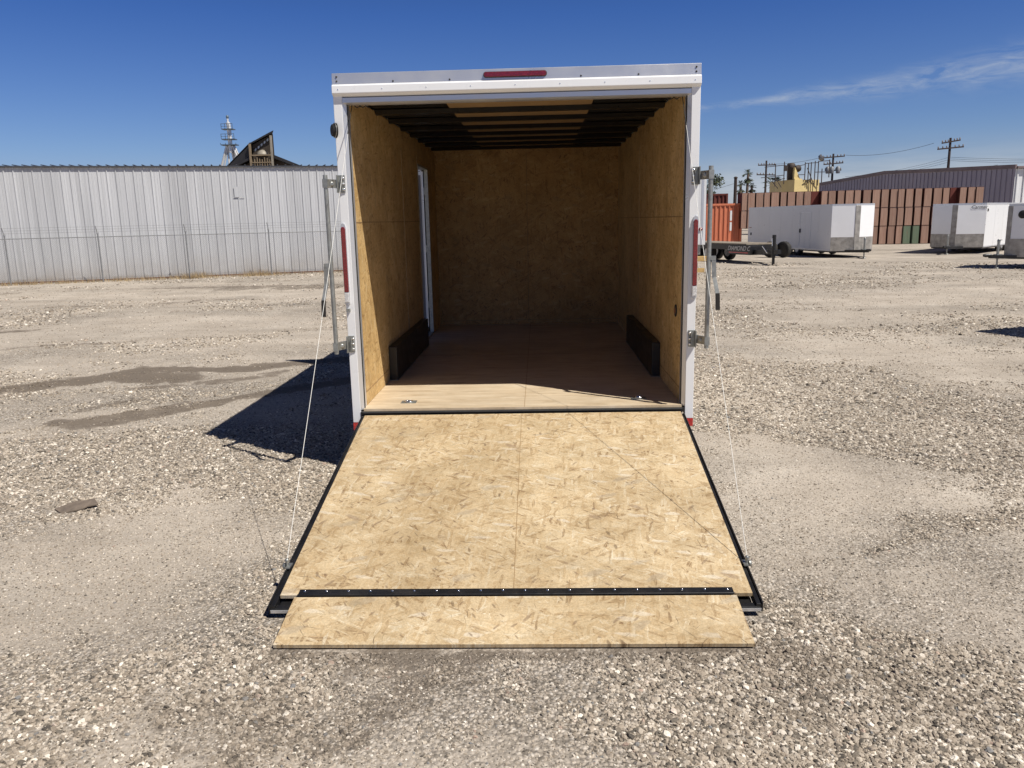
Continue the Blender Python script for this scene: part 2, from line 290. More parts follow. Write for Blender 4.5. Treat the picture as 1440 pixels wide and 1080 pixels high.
STROKES = {
'damp':[
 ( [(-6.37, 3.33), (-6.04, 3.65), (-5.51, 4.17), (-4.49, 3.99)] , 0.28 , 1 ),
 ( [(-5.61, 3.85), (-5.23, 4.55), (-3.96, 4.55), (-2.66, 5.16)] , 0.22 , 0.9 ),
 ( [(-4.63, 3.34), (-3.92, 3.72), (-3.2, 4.28)] , 0.15 , 0.5 ),
 ( [(-4.65, 1.62), (-4.17, 1.8), (-3.43, 2.5), (-2.28, 3.6)] , 0.2 , 0.75 ),
 ( [(-4.7, 2.23), (-4.33, 2.73)] , 0.12 , 0.4 ),
 ( [(-16.55, 18.46), (-13.36, 18.79), (-10.11, 19.12), (-6.09, 19.29)] , 0.35 , 0.5 ),
 ( [(-12.2, 13.62), (-9.81, 13.88), (-7.88, 14.99)] , 0.3 , 0.35 ),
 ( [(-10.61, 17.7), (-5.87, 18.42)] , 0.25 , 0.5 ),
 ( [(-10.08, 8.85), (-9.77, 9.01)] , 0.25 , 0.6 ),
 ( [(-8.66, 6.73), (-7.89, 7.03), (-6.78, 7.47)] , 0.15 , 0.35 ),
 ( [(-14.36, 20.67), (-6.99, 22.01)] , 0.3 , 0.3 ),
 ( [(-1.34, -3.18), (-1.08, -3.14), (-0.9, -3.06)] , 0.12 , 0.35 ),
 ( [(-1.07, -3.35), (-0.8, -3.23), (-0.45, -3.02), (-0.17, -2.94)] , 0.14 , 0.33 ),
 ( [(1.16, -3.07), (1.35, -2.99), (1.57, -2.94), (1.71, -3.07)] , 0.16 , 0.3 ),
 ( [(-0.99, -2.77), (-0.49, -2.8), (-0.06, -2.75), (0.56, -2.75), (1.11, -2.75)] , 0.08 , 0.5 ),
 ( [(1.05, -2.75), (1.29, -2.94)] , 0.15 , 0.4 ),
],
'bare':[
 ( [(-2.42, -2.45), (-2.36, -2.07), (-2.15, -1.71), (-1.81, -1.17)] , 0.45 , 0.8 ),
 ( [(-2.75, -2.06), (-2.54, -1.6), (-2.17, -0.63)] , 0.4 , 0.7 ),
 ( [(2.05, -0.6), (2.76, -0.62), (3.33, -0.78)] , 0.5 , 0.9 ),
 ( [(1.69, -1.0), (2.28, -1.2)] , 0.3 , 0.6 ),
 ( [(1.69, -1.77), (2.0, -1.87)] , 0.25 , 0.7 ),
 ( [(1.96, -2.34), (2.27, -2.61)] , 0.3 , 0.7 ),
 ( [(-9.87, 8.54), (-7.81, 9.82), (-4.06, 7.84)] , 1.2 , 0.7 ),
 ( [(5.21, 10.97), (5.23, 4.71), (5.89, 3.63)] , 1.0 , 0.5 ),
 ( [(2.0, 1.15), (2.05, 0.25), (2.21, -0.12)] , 0.35 , 0.6 ),
 ( [(6.12, 9.52), (12.4, 14.86)] , 1.5 , 0.5 ),
 ( [(-15.14, 16.37), (-5.43, 16.6)] , 2 , 0.6 ),
 ( [(1.93, 2.33), (2.92, 2.44)] , 0.2 , 0.6 ),
],
'grav':[
 ( [(-5.34, 1.8), (-4.33, 2.73), (-2.71, 3.85)] , 0.35 , 1 ),
 ( [(-4.34, 0.3), (-3.53, 0.47), (-2.41, 0.43)] , 0.7 , 1 ),
 ( [(-3.74, -0.58), (-3.03, -0.45)] , 0.5 , 0.8 ),
 ( [(-1.86, -0.33), (-1.33, -1.41), (-1.28, -2.31), (-1.38, -2.59)] , 0.5 , 0.9 ),
 ( [(-1.85, -2.94), (-1.47, -2.77), (-1.12, -2.59)] , 0.4 , 0.9 ),
 ( [(1.73, 1.86), (2.42, 0.88), (3.14, 0.21), (3.73, -0.09)] , 0.2 , 1 ),
 ( [(1.93, 2.88), (3.24, 1.92), (4.45, 1.15)] , 0.25 , 0.9 ),
 ( [(2.62, 1.12), (3.92, 1.88), (5.02, 2.13)] , 0.4 , 0.7 ),
 ( [(1.36, -2.11), (1.88, -1.68), (2.59, -1.27), (3.18, -1.04)] , 0.2 , 0.9 ),
 ( [(1.13, -2.89), (1.68, -2.61), (1.97, -2.94)] , 0.5 , 0.9 ),
 ( [(-0.88, -2.94), (0.02, -3.14), (0.83, -2.94)] , 0.4 , 0.9 ),
],
'rut':[
 ( [(1.73, 1.86), (2.42, 0.88), (3.14, 0.21), (3.7, -0.14)] , 0.06 , 1 ),
 ( [(1.9, 2.76), (2.87, 2.27), (3.85, 1.73), (4.38, 1.03)] , 0.07 , 0.8 ),
 ( [(1.64, 1.43), (2.43, 0.54), (3.02, -0.06), (3.57, -0.37)] , 0.05 , 0.6 ),
 ( [(1.43, -1.86), (1.87, -1.7), (2.59, -1.27)] , 0.05 , 0.5 ),
 ( [(-4.93, 1.18), (-4.07, 2.2), (-2.49, 3.07)] , 0.06 , 0.6 ),
],

}
def stroke(kind, x, y, jit=.35):
    out = np.zeros_like(x); k_ = .9 if kind == 'damp' else .4
    jx = x + (fbm(x, y, 1.6, 5) - .5) * jit + (fbm(x, y, 5, 15) - .5) * jit * k_; jy = y + (fbm(x, y, 1.6, 9) - .5) * jit + (fbm(x, y, 5, 19) - .5) * jit * k_
    for pts, w, s in STROKES[kind]:
        d = np.full_like(x, 1e9)
        for (ax, ay), (bx, by) in zip(pts[:-1], pts[1:]):
            dx, dy = bx - ax, by - ay; l2 = dx * dx + dy * dy + 1e-9
            t = np.clip(((jx - ax) * dx + (jy - ay) * dy) / l2, 0, 1)
            d = np.minimum(d, np.hypot(jx - ax - t * dx, jy - ay - t * dy))
        out = np.maximum(out, s * np.exp(-(d / w) ** (4 if kind == 'damp' else 2.2) * .7))
    return out
def gheight(x, y):
    near = np.exp(-(np.hypot(x, y) / 22) ** 2)
    h = (fbm(x, y, .8, 31) - .5) * .022 * near + (fbm(x, y, 5, 41, 3) - .5) * .010 * near
    r = stroke('rut', x, y, .10)
    h = h + r * (.012 + .022 * (vnoise(x, y, 9, 3) - .3))
    pad = np.exp(-((x / 1.7) ** 6 + ((y + 2.4) / .9) ** 6))     # level spot under the ramp foot
    return h * (1 - pad) - .010 + .006 * pad
def axis(lo, hi, step, far, g=1.09):
    a = list(np.arange(lo, hi, step)); s = step
    while a[-1] < far: s *= g; a.append(a[-1] + s)
    b = []; s = step; v = lo
    while v > -far: s *= g; v -= s; b.append(v)
    return np.array(b[::-1] + a)
gx = axis(-6.5, 6.5, .05, 900); gy = axis(-4.6, 7.5, .05, 900)
X, Y = np.meshgrid(gx, gy); Z = gheight(X, Y)
nx, ny = len(gx), len(gy)
me = bpy.data.meshes.new('ground')
me.vertices.add(nx * ny); me.vertices.foreach_set('co', np.stack([X, Y, Z], -1).ravel().astype(np.float32))
i = np.arange(ny - 1)[:, None] * nx + np.arange(nx - 1)[None]; i = i.ravel()
F = np.stack([i, i + 1, i + nx + 1, i + nx], 1)
me.loops.add(F.size); me.polygons.add(len(F))
me.loops.foreach_set('vertex_index', F.ravel().astype(np.int32))
me.polygons.foreach_set('loop_start', (np.arange(len(F)) * 4).astype(np.int32)); me.polygons.foreach_set('loop_total', np.full(len(F), 4, np.int32))
me.update(calc_edges=True)
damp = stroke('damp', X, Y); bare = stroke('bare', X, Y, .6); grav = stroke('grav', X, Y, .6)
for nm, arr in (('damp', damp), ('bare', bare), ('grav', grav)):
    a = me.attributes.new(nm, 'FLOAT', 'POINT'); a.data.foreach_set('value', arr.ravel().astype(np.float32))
me.polygons.foreach_set('use_smooth', [True] * len(F))
gm, nt, b = newmat('gravel_yard'); tc = N(nt, 'ShaderNodeTexCoord'); v = tc.outputs['Object']
def attr(nt, n_): a = N(nt, 'ShaderNodeAttribute'); a.attribute_name = n_; return a.outputs['Fac']
def pebble(nt, v, scale):
    vo = N(nt, 'ShaderNodeTexVoronoi'); vo.inputs['Scale'].default_value = scale; L(nt, v, vo.inputs['Vector'])
    s = N(nt, 'ShaderNodeSeparateXYZ'); L(nt, vo.outputs['Color'], s.inputs[0]); return vo.outputs['Distance'], s.outputs[0], s.outputs[1]
stone_stops = [(0, (.12, .105, .088)), (.12, (.23, .20, .165)), (.35, (.36, .315, .26)), (.6, (.46, .405, .34)), (.85, (.56, .50, .43)), (1, (.70, .65, .58))]
d1, r1, s1 = pebble(nt, v, 52); d2, r2, s2 = pebble(nt, v, 115)
peb = mixc(nt, math_(nt, 'GREATER_THAN', s1, .45), ramp(nt, r2, stone_stops), ramp(nt, r1, stone_stops))
peb = mixc(nt, 1.0, peb, ramp(nt, d1, [(.35, 1.0), (.75, .45)]), 'MULTIPLY')
dirtc = ramp(nt, noise(nt, v, .9, 8, .65), [(.3, (.375, .325, .268)), (.5, (.45, .395, .33)), (.7, (.52, .465, .395))])
dirtc = mixc(nt, 1.0, dirtc, ramp(nt, noise(nt, v, 75, 6, .8), [(.3, .55), (.5, 1.0), (.72, 1.38)]), 'MULTIPLY')
gn = noise(nt, v, .55, 7, .62)
gmask = ramp(nt, math_(nt, 'ADD', math_(nt, 'SUBTRACT', math_(nt, 'ADD', gn, math_(nt, 'MULTIPLY', attr(nt, 'grav'), .22)), math_(nt, 'MULTIPLY', attr(nt, 'bare'), .26)), math_(nt, 'MULTIPLY', math_(nt, 'SUBTRACT', noise(nt, v, 14, 4, .7), .5), .35)), [(.38, 0.0), (.66, 1.0)])
cc = mixc(nt, math_(nt, 'MULTIPLY', gmask, .85), dirtc, peb)
# loose pale stones sprinkled everywhere 
d3, r3, s3 = pebble(nt, v, 34)
spr = math_(nt, 'MULTIPLY', math_(nt, 'GREATER_THAN', r3, .86), math_(nt, 'LESS_THAN', d3, .33))
cc = mixc(nt, math_(nt, 'MULTIPLY', spr, .75), cc, ramp(nt, s3, [(0, (.30, .265, .22)), (.3, (.52, .465, .40)), (1, (.68, .63, .56))]))
# worn lanes and old tyre tracks, long patches across the yard
st = ramp(nt, noise(nt, mapping(nt, v, (.10, .55, 1), (0, 0, .12)), 1.0, 6, .62), [(.33, .80), (.5, 1.0), (.72, 1.10)])
cc = mixc(nt, 1.0, cc, st, 'MULTIPLY')
st2 = ramp(nt, noise(nt, mapping(nt, v, (.5, 3.2, 1), (0, 0, .05)), 1.0, 5, .6), [(.30, .80), (.45, 1.0)])
cc = mixc(nt, .6, cc, mixc(nt, 1.0, cc, st2, 'MULTIPLY'))
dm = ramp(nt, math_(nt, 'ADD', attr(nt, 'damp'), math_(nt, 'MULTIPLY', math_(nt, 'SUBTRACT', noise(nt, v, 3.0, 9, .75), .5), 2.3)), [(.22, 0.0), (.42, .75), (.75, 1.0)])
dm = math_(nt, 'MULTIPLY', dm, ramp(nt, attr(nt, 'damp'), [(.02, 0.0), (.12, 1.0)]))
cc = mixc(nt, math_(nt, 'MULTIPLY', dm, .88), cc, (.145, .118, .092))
L(nt, cc, b.inputs['Base Color']); b.inputs['Roughness'].default_value = .92; b.inputs['Specular IOR Level'].default_value = .2
hsum = math_(nt, 'ADD', math_(nt, 'MULTIPLY', math_(nt, 'MULTIPLY', math_(nt, 'SUBTRACT', .6, d1), gmask), 1.0), math_(nt, 'MULTIPLY', noise(nt, v, 70, 5, .7), .45))
hsum = math_(nt, 'ADD', hsum, math_(nt, 'MULTIPLY', math_(nt, 'MULTIPLY', math_(nt, 'SUBTRACT', .4, d3), spr), 1.6))
hsum = math_(nt, 'ADD', hsum, math_(nt, 'MULTIPLY', noise(nt, v, 7, 4, .6), 1.2))
bump(nt, b, hsum, .9, .012)
me.materials.append(gm)
ground = bpy.data.objects.new('ground', me); col.objects.link(ground); tag(ground, kind='structure')

# loose crushed stone: one scattered sheet of real pebbles
NS = 640000
rr = np.linspace(2.2, 34, 4000); pd = rr * np.minimum(1, (5.0 / rr) ** 3.0); cd = np.cumsum(pd); cd /= cd[-1]
r_ = np.interp(rng.random(NS), cd, rr); a_ = rng.uniform(-.86, .80, NS)
x = .148 + r_ * np.sin(a_); y = -5.942 + r_ * np.cos(a_)
g = fbm(x, y, .55, 77, 4) + .20 * stroke('grav', x, y, .6) - .22 * stroke('bare', x, y, .6) - .06 * stroke('damp', x, y) + .30 * stroke('rut', x, y, .1)
g = g + (vnoise(x, y, 7, 6) - .5) * .22 + (fbm(x, y, 1.7, 88, 3) - .5) * .12
p = (.44 + .56 * np.clip((g - .40) / .26, 0, 1)) * (1 - .45 * stroke('damp', x, y) * (r_ > 5))
k = (rng.random(NS) < p) & ~((np.abs(x) < 1.21) & (y > -2.44) & (y < 5.1)) & ~((np.abs(x) < 1.085) & (y > -2.70) & (y < -2.3))
x, y, g, r_ = x[k], y[k], g[k], r_[k]
sc = .0046 * np.maximum(1, r_ / 6.5) ** .75 * np.exp(rng.normal(0, .38, len(x)).clip(-.8, .95)) * (.60 + .65 * np.clip((g - .4) / .2, 0, 1))
z = gheight(x, y) + sc * .12
pm = bpy.data.meshes.new('loose_gravel'); pm.vertices.add(len(x)); pm.vertices.foreach_set('co', np.stack([x, y, z], -1).ravel().astype(np.float32))
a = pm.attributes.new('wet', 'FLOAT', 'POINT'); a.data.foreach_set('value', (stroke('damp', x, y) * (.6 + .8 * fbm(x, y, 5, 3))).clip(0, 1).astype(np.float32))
a = pm.attributes.new('sc', 'FLOAT', 'POINT'); a.data.foreach_set('value', sc.astype(np.float32))
a = pm.attributes.new('rot', 'FLOAT_VECTOR', 'POINT'); R3 = rng.uniform(0, 6.283, (len(x), 3)); R3[:, :2] = rng.normal(0, .35, (len(x), 2)); a.data.foreach_set('vector', R3.ravel().astype(np.float32))
pm.update()
sm, nt, b = newmat('crushed_stone'); oi = N(nt, 'ShaderNodeObjectInfo'); tc = N(nt, 'ShaderNodeTexCoord')
c = ramp(nt, oi.outputs['Random'], [(0, (.075, .068, .06)), (.12, (.15, .135, .115)), (.28, (.23, .20, .165)), (.48, (.31, .27, .225)), (.66, (.37, .33, .28)), (.82, (.43, .39, .335)), (.90, (.56, .52, .465)), (.975, (.72, .69, .63)), (.982, (.30, .20, .15)), (.988, (.18, .185, .19)), (1, (.20, .20, .20))])
c = mixc(nt, 1.0, c, ramp(nt, noise(nt, tc.outputs['Object'], 2.5, 4, .6), [(.3, .78), (.7, 1.12)]), 'MULTIPLY')
c = mixc(nt, 1.0, c, (1.22, 1.18, 1.12), 'MULTIPLY')
wt = N(nt, 'ShaderNodeAttribute'); wt.attribute_type = 'INSTANCER'; wt.attribute_name = 'wet'
c = mixc(nt, math_(nt, 'MULTIPLY', wt.outputs['Fac'], .72), c, (.14, .11, .082))
L(nt, c, b.inputs['Base Color']); b.inputs['Roughness'].default_value = .85; b.inputs['Specular IOR Level'].default_value = .25
pm.materials.append(sm)
gravel = bpy.data.objects.new('loose_gravel', pm); col.objects.link(gravel)
tag(gravel, 'loose grey and tan crushed stone scattered over the yard', 'gravel', kind='stuff')
ng = bpy.data.node_groups.new('scatter_stone', 'GeometryNodeTree')
ng.interface.new_socket('Geometry', in_out='INPUT', socket_type='NodeSocketGeometry'); ng.interface.new_socket('Geometry', in_out='OUTPUT', socket_type='NodeSocketGeometry')
gi = ng.nodes.new('NodeGroupInput'); go = ng.nodes.new('NodeGroupOutput')
join = ng.nodes.new('GeometryNodeJoinGeometry')
for k in range(5):
    ico = ng.nodes.new('GeometryNodeMeshIcoSphere'); ico.inputs['Radius'].default_value = 1; ico.inputs['Subdivisions'].default_value = 2
    nz = ng.nodes.new('ShaderNodeTexNoise'); nz.noise_dimensions = '4D'; nz.inputs['W'].default_value = k * 7.3; nz.inputs['Scale'].default_value = .95; nz.inputs['Detail'].default_value = 1.5
    sb = ng.nodes.new('ShaderNodeVectorMath'); sb.operation = 'SUBTRACT'; sb.inputs[1].default_value = (.5, .5, .5); ng.links.new(nz.outputs['Color'], sb.inputs[0])
    sv = ng.nodes.new('ShaderNodeVectorMath'); sv.operation = 'SCALE'; sv.inputs['Scale'].default_value = 1.9; ng.links.new(sb.outputs[0], sv.inputs[0])
    sp_ = ng.nodes.new('GeometryNodeSetPosition'); ng.links.new(ico.outputs[0], sp_.inputs['Geometry']); ng.links.new(sv.outputs[0], sp_.inputs['Offset'])
    tr = ng.nodes.new('GeometryNodeTransform'); tr.inputs['Scale'].default_value = [(1.25, .9, .6), (1, .8, .65), (1.4, .8, .5), (1, 1, .75), (1.15, 1, .45)][k]; ng.links.new(sp_.outputs[0], tr.inputs[0])
    smn = ng.nodes.new('GeometryNodeSetMaterial'); smn.inputs['Material'].default_value = sm; ng.links.new(tr.outputs[0], smn.inputs[0])
    ti = ng.nodes.new('GeometryNodeGeometryToInstance'); ng.links.new(smn.outputs[0], ti.inputs[0]); ng.links.new(ti.outputs[0], join.inputs[0])
iop = ng.nodes.new('GeometryNodeInstanceOnPoints'); ng.links.new(gi.outputs[0], iop.inputs['Points']); ng.links.new(join.outputs[0], iop.inputs['Instance'])
iop.inputs['Pick Instance'].default_value = True
ri = ng.nodes.new('FunctionNodeRandomValue'); ri.data_type = 'INT'
[s for s in ri.inputs if s.name == 'Max' and s.type == 'INT'][0].default_value = 4
ng.links.new([s for s in ri.outputs if s.type == 'INT'][0], iop.inputs['Instance Index'])
def nattr(n_, t):
    a = ng.nodes.new('GeometryNodeInputNamedAttribute'); a.data_type = t; a.inputs['Name'].default_value = n_
    return [s for s in a.outputs if s.name == 'Attribute' and s.enabled][0]
ng.links.new(nattr('sc', 'FLOAT'), iop.inputs['Scale'])
e2r = ng.nodes.new('FunctionNodeEulerToRotation'); ng.links.new(nattr('rot', 'FLOAT_VECTOR'), e2r.inputs[0]); ng.links.new(e2r.outputs[0], iop.inputs['Rotation'])
ng.links.new(iop.outputs[0], go.inputs[0])
gmod = gravel.modifiers.new('scatter', 'NODES'); gmod.node_group = ng
# ---------------- the open trailer ----------------
H = 1.295; ZF = .480; ZT = 2.912; LEN = 4.97
T = empty('enclosed_trailer', (0, 0, 0), 0, 'large white enclosed cargo trailer, rear ramp door lowered to the gravel', 'trailer')
for s in (-1, 1):
    sk = MB(); x0, x1 = sorted((s * H, s * (H - .012)))
    if s < 0:
        sk.box(x0, x1, .055, 3.40, .34, 2.83); sk.box(x0, x1, 4.22, LEN + .05, .34, 2.83); sk.box(x0, x1, 3.40, 4.22, .34, .50); sk.box(x0, x1, 3.40, 4.22, 2.52, 2.83)
    else: sk.box(x0, x1, .055, LEN + .05, .34, 2.83)
    sk.build('side_skin', M['white'], T)
fr = MB(); fr.prism([(-H, LEN + .05, .34), (H, LEN + .05, .34), (.0, LEN + .75, .34)], (0, 0, 2.48)); fr.build('nose', M['nose'], T)
rf = MB(); rf.box(-H + .004, H - .004, .0, LEN + .04, 2.862, 2.878); rf.prism([(-H, LEN + .041, 2.822), (H, LEN + .041, 2.822), (0, LEN + .76, 2.822)], (0, 0, .05)); rf.build('roof', M['alu'], T)
for s in (-1, 1):
    r = MB(); r.box(*sorted((s * (H - .014), s * (H + .006))), .05, LEN + .04, 2.831, ZT - .03); r.build('roof_rail', M['alu'], T)
# rear frame
for s in (-1, 1):
    p = MB(); p.box(*sorted((s * H, s * (H - .062))), 0, .054, .375, 2.772)
    po = p.build('corner_post', M['white'], T, bevel=.003)
    j = MB(); xa, xb = s * 1.233, s * 1.209
    j.prism([(s * 1.2325, .004, .472), (s * 1.209, .03, .472), (s * 1.209, .12, .472), (s * 1.2325, .12, .472)], (0, 0, 2.272)); j.build('door_jamb', M['alu'], T)
    sl = MB(); sl.tube([(s * 1.207, .036, .475), (s * 1.207, .036, 2.74)], .006, 6); sl.build('door_seal', M['rubber'], T)
    rt = MB(); rt.box(*sorted((s * H, s * (H - .060))), -.002, .05, .315, .374); rt.build('reflector', M['redtape'], T)
    tl = MB(); tl.prism([(s * 1.279 + dx * .019, -.0005, zz) for dx, zz in [(-1, 1.29), (0, 1.275), (1, 1.29), (1, 1.845), (.7, 1.868), (0, 1.878), (-.7, 1.868), (-1, 1.845)]], (0, -.012, 0))
    tlo = tl.build('tail_light', M['alu'], T)
    q = MB(); q.prism([(s * 1.279 + dx * .016, -.013, zz) for dx, zz in [(-1, 1.375), (1, 1.375), (1, 1.835), (.5, 1.85), (-.5, 1.85), (-1, 1.835)]], (0, -.014, 0)); q.build('red_lens', M['red'], tlo, bevel=.004)
    q = MB(); q.prism([(s * 1.279 + dx * .016, -.013, zz) for dx, zz in [(-1, 1.30), (1, 1.30), (1, 1.373), (-1, 1.373)]], (0, -.012, 0)); q.build('clear_lens', M['clear'], tlo, bevel=.003)
# header
h = MB(); h.prism([(-H, -.010, 2.836), (-H, -.004, ZT), (-H, .03, ZT + .006), (-H, .06, ZT + .004), (-H, .06, 2.836)], (2 * H, 0, 0)); hd = h.build('header_cap', M['alu'], T, bevel=.002)
h = MB(); h.prism([(-H, -.030, 2.776), (-H, -.026, 2.826), (-H, -.012, 2.8355), (-H, .058, 2.8355), (-H, .058, 2.748), (-H, .0, 2.756), (-H, -.024, 2.770)], (2 * H, 0, 0)); hw = h.build('header_beam', M['white'], T, bevel=.003)
h = MB(); h.prism([(-1.231, .003, 2.7475), (-1.231, .003, 2.715), (-1.231, .03, 2.705), (-1.231, .10, 2.705), (-1.231, .10, 2.7475)], (2.462, 0, 0)); h.build('header_jamb', M['alu'], T)
for x in [-1.26, -.86, -.46, .46, .86, 1.26]:
    for z in ((2.858, 2.888) if abs(x) > 1.2 else (2.85,)): sc = MB(); sc.lathe((x, -.009, z), (0, -1, 0), [(0, .007), (.003, .006), (.005, .002)], 8); sc.build('rivet', M['fender'], hd)
for x in np.linspace(-1.25, 1.25, 9): sc = MB(); sc.lathe((x, -.028, 2.80), (0, -1, 0), [(0, .005), (.003, .003)], 8); sc.build('rivet', M['chrome'], hw)
c = MB(); c.prism([(x, -.0062, z) for x, z in [(-.205 - .018 * math.cos(t), 2.873 + .020 * math.sin(t)) for t in np.linspace(-1.57, 1.57, 9)] + [(.205 + .018 * math.cos(t), 2.873 - .020 * math.sin(t)) for t in np.linspace(-1.57, 1.57, 9)]], (0, -.007, 0))
hl = c.build('brake_light', M['rubber'], T)
c = MB(); c.prism([(x, -.0135, z) for x, z in [(-.203 - .016 * math.cos(t), 2.873 + .017 * math.sin(t)) for t in np.linspace(-1.57, 1.57, 9)] + [(.203 + .016 * math.cos(t), 2.873 - .017 * math.sin(t)) for t in np.linspace(-1.57, 1.57, 9)]], (0, -.012, 0))
c.build('red_lens', M['red'], hl, bevel=.004)
# interior
w = MB()
w.box(-1.222, -1.210, .122, 3.40, ZF, 2.79); w.box(-1.222, -1.210, 4.22, LEN, ZF, 2.79); w.box(-1.222, -1.210, 3.40, 4.22, 2.52, 2.79)
lw = w.build('wall_lining', M['osb_wall'], T)
w = MB(); w.box(1.210, 1.222, .122, LEN, ZF, 2.79); rw = w.build('wall_lining', M['osb_wall'], T)
w = MB(); w.box(-1.209, 1.209, LEN, LEN + .012, ZF, 2.79); fw_ = w.build('front_lining', M['osb_front'], T)
ls = plain('panel_joint', (.30, .19, .09), .8, 0, .2, 8)
lt = plain('pale_joint_strip', (.40, .30, .175), .6, 0, .1, 8)
q = MB(); 
q.box(-1.2095, -1.2070, .13, 3.39, 1.878, 1.884); q.box(-1.2095, -1.2070, .13, 3.39, .585, .589); q.build('panel_seam', ls, lw)
q = MB(); q.box(-1.2095, -1.2055, 2.30, 2.315, .60, 2.60); q.box(-1.2095, -1.2055, 3.34, 3.352, .80, 2.60); q.build('panel_seam', lt, lw)
q = MB(); q.box(1.2070, 1.2095, .13, LEN - .01, 1.868, 1.873); q.box(1.2070, 1.2095, .13, LEN - .01, .585, .589); q.build('panel_seam', ls, rw)
q = MB(); q.box(1.2055, 1.2095, 2.72, 2.73, .60, 2.60); q.build('panel_seam', lt, rw)
q = MB(); q.box(-.004, .004, LEN - .003, LEN - .0005, ZF + .03, 2.75); q.box(-1.19, 1.19, LEN - .003, LEN - .0005, ZF + .055, ZF + .06); q.build('panel_seam', ls, fw_)
f = MB(); f.box(-1.209, 1.209, .004, LEN - .004, ZF - .019, ZF); fo = f.build('floor', M['ply'], T)
q = MB(); q.box(.02, .023, .01, LEN - .01, ZF + .0002, ZF + .0012); q.box(-1.2, 1.2, 2.44, 2.443, ZF + .0002, ZF + .0012); q.build('panel_seam', ls, fo)
s_ = MB(); s_.box(-1.233, 1.233, -.006, .06, .425, .4605); s_.build('sill', M['black'], T, bevel=.004)
s_ = MB(); s_.tube([(-1.21, -.012, .452), (1.21, -.012, .452)], .009, 8); s_.build('sill_seal', M['rubber'], T)
s_ = MB(); s_.box(-1.22, 1.22, .06, LEN, .36, .455); s_.build('chassis', M['black'], T)
for s in (-1, 1):
    fb = MB(); fb.box(*sorted((s * 1.2095, s * 1.136)), 1.12, 3.22, ZF + .001, ZF + .305)
    fb.build('wheel_box', M['fender'], T, bevel=.006)
    tr_ = MB(); tr_.box(*sorted((s * 1.130, s * 1.1355)), 1.112, 3.22, ZF + .001, ZF + .006); tr_.box(*sorted((s * 1.130, s * 1.2095)), 1.108, 1.1195, ZF + .001, ZF + .006); tr_.build('wheel_box_trim', M['galv'], T)
# ceiling
c = MB(); c.box(-1.209, 1.209, .10, LEN, 2.806, 2.812); c.build('ceiling_liner', M['vinyl'], T)
c = MB(); c.box(-.575, .60, .42, LEN - .01, 2.798, 2.8055); c.build('ceiling_panel', M['luan'], T)
for yb in [.40, 1.12, 1.74, 2.38, 2.99, 3.58, 4.17, 4.72]:
    c = MB(); c.prism([(-1.209, yb - .08, 2.797), (-1.209, yb - .035, 2.765), (-1.209, yb + .035, 2.765), (-1.209, yb + .08, 2.797)], (2.418, 0, 0)); c.build('roof_bow', M['bow'], T)
for yb in np.arange(.3, 4.9, .305):
    if min(abs(yb - q) for q in [.40, 1.12, 1.74, 2.38, 2.99, 3.58, 4.17, 4.72]) > .1:
        for s in (-1, 1): c = MB(); c.box(*sorted((s * 1.205, s * .62)), yb, yb + .02, 2.80, 2.8055); c.build('ceiling_rib', M['bow'], T)
# floor rings, wall vent
for x, y in ((-.895, .22), (.915, .24)):
    d = MB(); d.box(x - .06, x + .06, y - .045, y + .045, ZF + .0003, ZF + .004); ring = d.build('floor_ring', M['galv'], T, bevel=.001)
    t = [(x + .032 * math.cos(a), y - .003 + .026 * math.sin(a), ZF + .009 + (.004 if x > 0 else 0)) for a in np.linspace(0, 6.283, 17)]
    d = MB(); d.tube(t, .0048, 6); d.box(x - .02, x + .02, y - .004, y + .004, ZF + .004, ZF + .012); d.lathe((x, y, ZF + .004), (0, 0, 1), [(0, .022), (.003, .018)], 14); d.build('ring', M['chrome'], ring)
d = MB(); d.lathe((1.2095, .34, 1.155), (-1, 0, 0), [(0, .048), (.007, .048), (.008, .040)], 20); vt = d.build('wall_vent', M['rubber'], T)
d = MB(); d.lathe((1.201, .34, 1.155), (-1, 0, 0), [(0, .026), (.006, .018)], 16); d.build('vent_cap', M['rust'], vt)
# side door
d = MB(); d.box(-1.300, -1.206, 3.40, 3.422, .50, 2.52); d.box(-1.250, -1.206, 4.198, 4.22, .50, 2.52); d.box(-1.300, -1.206, 3.422, 4.198, 2.498, 2.52); d.box(-1.300, -1.206, 3.422, 4.198, .48, .502)
d.build('side_door_frame', M['galv'], T)
d = MB(); d.box(-2.05, -1.262, 4.226, 4.262, .55, 2.49); sdr = d.build('side_door', plain('door_inner_skin', (.15, .15, .17), .5, .1, .1, 3), T, bevel=.004)
d = MB(); d.box(-2.045, -1.267, 4.219, 4.2255, .56, .60); d.box(-2.045, -1.267, 4.219, 4.2255, 2.44, 2.48); d.box(-2.045, -2.005, 4.219, 4.2255, .60, 2.44); d.box(-1.282, -1.267, 4.219, 4.2255, .60, 2.44); d.build('door_edge', M['alu'], sdr)
d = MB(); d.box(-1.99, -1.91, 4.20, 4.2255, 1.42, 1.56); d.tube([(-1.95, 4.21, 1.50), (-1.95, 4.19, 1.50), (-1.95, 4.19, 1.40)], .008, 6); d.build('handle', M['black'], sdr)
for z in (.8, 1.5, 2.2): d = MB(); d.box(-1.262, -1.2505, 4.205, 4.2255, z, z + .09); d.build('door_hinge', M['galv'], T)
# round door bumper, bottom post clamp
d = MB(); ax = Vector((-.86, -.5, 0)); d.lathe((-1.285, -.004, 2.527), ax, [(0, .052), (.012, .052), (.014, .044), (.03, .042), (.034, .036)], 24); bp = d.build('door_bumper', M['rubber'], T)
d = MB(); d.lathe(Vector((-1.285, -.004, 2.527)) + ax * .012, ax, [(0, .0525), (.003, .0525), (.003, .046), (.0, .045)], 24); d.build('bumper_ring', M['galv'], bp)
